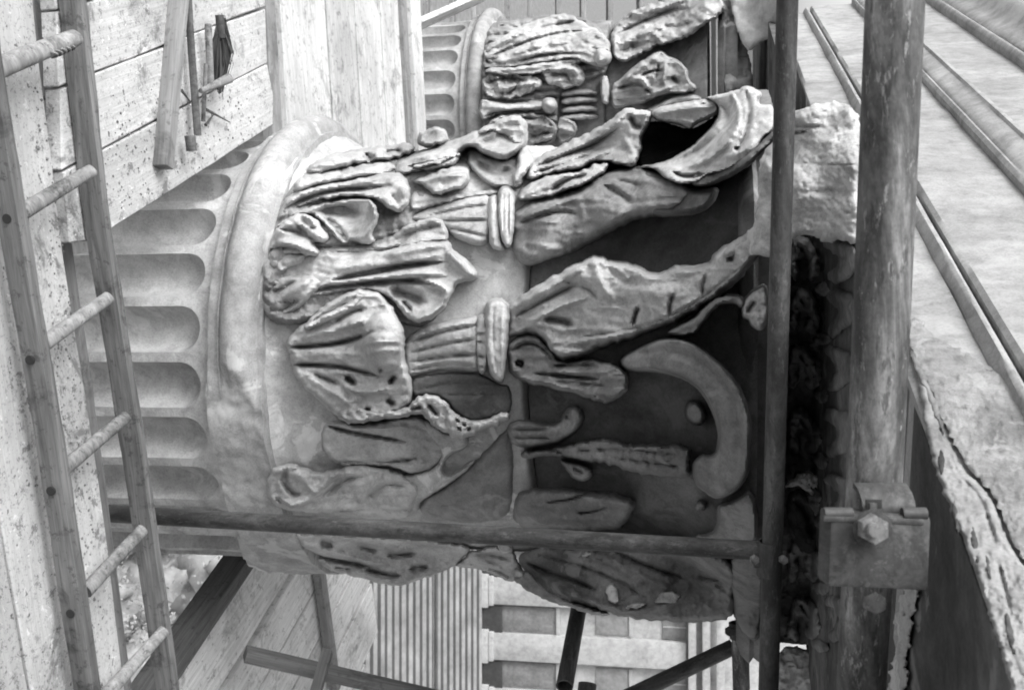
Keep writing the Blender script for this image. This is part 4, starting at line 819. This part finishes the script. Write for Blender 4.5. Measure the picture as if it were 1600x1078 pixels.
RL = beam('guard_rail', P(383, 1021, 2.75), P(760, 1108, 2.95), .03, .052, M['timber'], None, iz, .002); tag(RL, 'weathered brown rail board crossing below the floor boards', 'timber')
o = beam('rail_post', P(512, 1016, 2.70), P(474, 1150, 2.60), .026, .046, M['timber'], None, iz, .002); tag(o, 'short dark post nailed across the rail board', 'timber')

# ------------------------------------------------------------------ odds and ends on the near planks
o = beam('timber_batten', onz(283,-40,-1.203) , onz(255,262,-1.203), .034, .034, M['plank_grey']); tag(o, 'square sawn batten lying across the splashed planks', 'timber')
o = tube('stick', onz(293,-20,-1.195), onz(309,212,-1.195), .0085, M['timber'], None, 0, .001); tag(o, 'straight dark stick beside the sawn batten', 'stick')
o = tube('stick', onz(297,212,-1.19), onz(300,236,-1.19), .012, M['ladder'], None, 0, .001); tag(o, 'stubby wooden peg at the end of the dark stick', 'stick')
o = tube('stick', onz(326,38,-1.19), onz(331,140,-1.19), .0085, M['ladder_top'], None, 0, .003); tag(o, 'pale curved stick next to the dirty brush', 'stick')
o = tube('stick', onz(314,143,-1.17), onz(358,124,-1.16), .0055, M['ladder_top'], None, 0, .001, .012); tag(o, 'pale peg with a thick end lying under the brush', 'stick')
o = tube('stick', onz(322,100,-1.19), onz(318,190,-1.20), .005, M['ladder_top'], None, 0, .001); tag(o, 'thin pale stick reaching down from the brush', 'stick')
br = empty('brush', onz(347, 95, -1.2), 'worn brush with a dark matted bristle bundle', 'brush')
tube('handle', onz(343,24,-1.18), onz(347,60,-1.18), .010, M['rope'], br, 0, .001)
v = []; f = []; rg = random.Random(8)
for k in range(420):
    a = rg.uniform(0, 6.28); q = rg.uniform(0, .024); y0 = rg.uniform(28, 60); y1 = rg.uniform(95, 142)
    c0 = onz(345, y0, -1.18); c1 = onz(348, y1, -1.185)
    off = Vector((math.cos(a) * q, math.sin(a) * q * .6, math.sin(a) * q * .8)); mid = (c0 + c1) / 2 + off * 1.2
    pts = [c0 + off * .5, mid, c1 + off * .7 + Vector((0, 0, -.01))]; wv = Vector((rg.uniform(-1, 1), rg.uniform(-1, 1), rg.uniform(-1, 1))) * .0016
    b = len(v)
    for p in pts: v += [p - wv, p + wv]
    f += [(b, b + 1, b + 3, b + 2), (b + 2, b + 3, b + 5, b + 4)]
loc = wm(br).translation
me = pydata('bristles', [p - loc for p in v], f, False); me.materials.append(M['rope']); o = bpy.data.objects.new('bristles', me); COL.objects.link(o); o.parent = br; o['kind'] = 'stuff'
for k, (x0, y0, x1, y1, lb) in enumerate([(322,172,360,192,'dark splinter lying on the edge plank'),(322,196,336,178,'bent twig leaning by the thin stick'),(284,142,298,160,'short black splinter beside the dark stick')]):
    o = tube('splinter', onz(x0,y0,-1.205), onz(x1,y1,-1.205), .004, M['timber'], None, 0, .001, .001); tag(o, lb, 'splinter')

# ------------------------------------------------------------------ hoarding behind the second column
hb = empty('board_hoarding', P(880, -60, 8.5), 'tall hoarding of grey boards behind the second column', 'hoarding')
for k in range(14):
    x0 = 640 + k * 42 + RNG.uniform(-6, 6)
    beam('board', P(x0 + 20, -260, 9.0), P(x0 + 22, 190, 8.6), .04, .20 + RNG.uniform(-.02, .02), M['plank_grey' if k % 3 else 'ladder_top'], hb, iz)
tag(beam('scaffold_plank', P(640, 45, 5.6), P(760, -8, 5.9), .03, .10, M['plank'], None, iz), 'bright slanting board end left of the second torus', 'plank')

# ------------------------------------------------------------------ corrugated roof and the far building
def hz(px, py, z): return onz(px, py, z)
rf = empty('corrugated_roof', onz(670, 1000, -4.5), 'corrugated metal roof seen below the staging', 'roof')
def corr(name, y0, y1, x0, x1, per=.14, amp=.034, lift=0):
    V = []; f = []; n = int((y1 - y0) / .01)
    for i in range(n + 1):
        y = y0 + (y1 - y0) * i / n; zz = -4.16 + (y - 13) * .36 + lift + amp * abs(math.sin(math.pi * y / per))
        V += [(x0, y, zz), (x1, y, zz), (x0, y, zz - .01), (x1, y, zz - .01)]
    for i in range(n): b = i * 4; f += [(b, b + 1, b + 5, b + 4), (b + 2, b + 6, b + 7, b + 3)]
    lc = wm(rf).translation; me = pydata(name, [Vector(q) - lc for q in V], f, True, 60); me.materials.append(M['tin']); me.materials.append(M['furrow'])
    for i in range(n):
        if abs(math.sin(math.pi * (y0 + (y1 - y0) * (i + .5) / n) / per)) < .6: me.polygons[2 * i].material_index = 1
    o = bpy.data.objects.new(name, me); COL.objects.link(o); o.parent = rf
corr('roof_sheet', 12.3, 13.98, 1.5, 9.5); corr('roof_sheet', 13.93, 15.05, 1.5, 9.5, lift=.02)
beam('roof_joint', Vector((1.5, 13.99, -3.74)), Vector((9.5, 13.93, -3.74)), .05, .03, M['timber'], rf)
fb = empty('far_building', Vector((14, 40, -13)), 'pale classical building with tall pilasters far beyond the scaffold', 'building')
YB = 40.0
def fx(py): return (py - 539) / 1690 * YB
def fz(px): d = ray(px, 1000); return float(d[2] / d[1] * YB)
def fbox(name, py0, py1, px0, px1, y, dep, mat, par=None):
    x0, x1 = fx(py0), fx(py1); z0, z1 = fz(px0), fz(px1)
    me = box_mesh(name, x1 - x0, dep, z1 - z0, .01)
    return link(name, me, M[mat], par or fb, Matrix.Translation(((x0 + x1) / 2, y + dep / 2, (z0 + z1) / 2)))
fbox('wall', 700, 1400, 600, 1300, YB + .3, 2, 'plaster')
fbox('plinth', 700, 1400, 735, 752, YB - .25, .5, 'plaster')
for k, y in enumerate((820, 908, 996, 1084, 1172)):
    pz = fbox('pilaster', y, y + 42, 752, 1072, YB, .35, 'plaster')
    fbox('base', y - 5, y + 47, 750, 763, YB - .12, .44, 'plaster', pz); fbox('base', y - 2, y + 44, 764, 771, YB - .07, .4, 'plaster', pz)
for k, y in enumerate((862, 950, 1038, 1126)):
    wn = fbox('window', y + 4, y + 46, 772, 872, YB + .22, .05, 'far_dark')
    fbox('sill', y + 2, y + 48, 868, 874, YB + .14, .14, 'plaster', wn)
    fbox('pane', y + 4, y + 46, 753, 784, YB + .1, .02, 'glass', wn); fbox('pane', y + 8, y + 42, 800, 862, YB + .205, .02, 'far_dark', wn)
    w2 = fbox('window', y + 6, y + 42, 930, 980, YB + .24, .05, 'tin'); fbox('frame', y + 6, y + 42, 982, 988, YB + .2, .08, 'plaster', w2)
    w3 = fbox('window', y + 6, y + 44, 1035, 1072, YB + .22, .05, 'far_dark'); fbox('frame', y + 24, y + 26, 1035, 1072, YB + .2, .03, 'plaster', w3)
for k, x in enumerate((1076, 1098, 1120)):
    fbox('cornice', 700, 1400, x, x + 12, YB - .25 - .15 * k, .6, 'plaster')

# ------------------------------------------------------------------ foliage below
def leafy(name, c, R, n, label, seed):
    rt = empty(name, Vector((c.x, c.y, -13)), label, 'tree', 'trees below the scaffold'); rg = np.random.RandomState(seed)
    tr = tube('trunk', Vector((c.x, c.y, -13)), Vector((c.x + .2, c.y, c.z)), .22, M['bark'], rt, 0, .05, .1)
    cl = rg.normal(size=(26, 3)); cl /= np.linalg.norm(cl, axis=1)[:, None]; cl = cl * (rg.rand(26, 1) ** .4) * R * np.array([1, 1, .75])
    ctr = cl[rg.randint(0, 26, n)] + rg.normal(size=(n, 3)) * R * .16; a = rg.normal(size=(n, 3)); a /= np.linalg.norm(a, axis=1)[:, None]
    b = np.cross(a, rg.normal(size=(n, 3))); b /= np.linalg.norm(b, axis=1)[:, None]; s = (.02 + .035 * rg.rand(n, 1))
    V = np.stack([ctr - a * s, ctr + b * s * .6, ctr + a * s, ctr - b * s * .6], 1).reshape(-1, 3) + np.array([0, 0, c.z + 13])
    f = np.arange(n * 4).reshape(-1, 4).tolist()
    LV = []; LF = []
    bm = bmesh.new()
    for q in cl[:22]:
        rr = R * rg.uniform(.22, .36); mm = bmesh.ops.create_icosphere(bm, subdivisions=3, radius=rr)
        for vv in mm['verts']:
            p_ = vv.co; k_ = 1 + .25 * math.sin(p_.x * 9 + q[0] * 5) * math.sin(p_.y * 8 + q[1]) + .18 * math.sin(p_.z * 17 + p_.x * 13)
            vv.co = Vector((p_.x * k_ + q[0], p_.y * k_ + q[1], p_.z * k_ + q[2] + c.z + 13))
    b0 = len(V); V = V.tolist() + [tuple(vv.co) for vv in bm.verts]; bm.verts.ensure_lookup_table(); bm.verts.index_update()
    f = f + [tuple(b0 + vv.index for vv in ff.verts) for ff in bm.faces]; bm.free(); V = np.array(V)
    me = pydata('crown', V.tolist(), f, True, 170); me.materials.append(M['leaf']); o = bpy.data.objects.new('crown', me); COL.objects.link(o); o.parent = rt
leafy('leafy_tree', onz(305, 930, -9.5), 2.6, 30000, 'pale leafy tree glimpsed under the right floor boards', 1)
leafy('leafy_tree', onz(240, 1030, -10), 2.4, 24000, 'leafy tree glimpsed between the ladder rail and the floor timber', 2)

# ------------------------------------------------------------------ crumbs of mortar on the near staging, wire tie on the first rung
rg3 = random.Random(12); bm = bmesh.new()
for k in range(420):
    zone = rg3.random()
    if zone < .45: x = rg3.uniform(165, 400); y = rg3.uniform(140, 330); 
    else: y = rg3.uniform(60, 1000); x = 50 + y * .09 + rg3.uniform(-14, 22)
    if zone < .45 and y > 352 - .62 * (x - 182) - 6: continue
    c = onz(x, y, (-1.219 if zone < .45 else -1.239)); r_ = rg3.uniform(.001, .0034)
    mm = bmesh.ops.create_icosphere(bm, subdivisions=1, radius=r_)
    for v_ in mm['verts']: v_.co = Vector((v_.co.x * rg3.uniform(.7, 1.4), v_.co.y * rg3.uniform(.7, 1.4), v_.co.z * .7)) + c
me = bpy.data.meshes.new('mortar_crumbs'); bm.to_mesh(me); bm.free()
tag(link('mortar_crumbs', me, M['weathered']), 'scattered grey mortar crumbs on the splashed planks', 'crumbs', kind='stuff')
V = []; f = []; pts = []
for k in range(90):
    t_ = k / 89; a = t_ * 5 * 2 * math.pi
    c = onz(70 + 34 * t_, 84 - 14 * t_, LZ + .012)
    pts.append(c + Vector((.002, math.cos(a) * .0205, math.sin(a) * .0205)) )
for k, p in enumerate(pts):
    for q in range(5): V.append(p + Vector((math.cos(q * 1.257) * .0022, 0, math.sin(q * 1.257) * .0022)))
for k in range(len(pts) - 1):
    for q in range(5): b = (q + 1) % 5; f.append((k * 5 + q, k * 5 + b, (k + 1) * 5 + b, (k + 1) * 5 + q))
o = link('rope_lashing', pydata('rope_lashing', V, f, True, 60), M['ladder_top']); tag(o, 'turns of old cord wound round the topmost rung', 'cord')
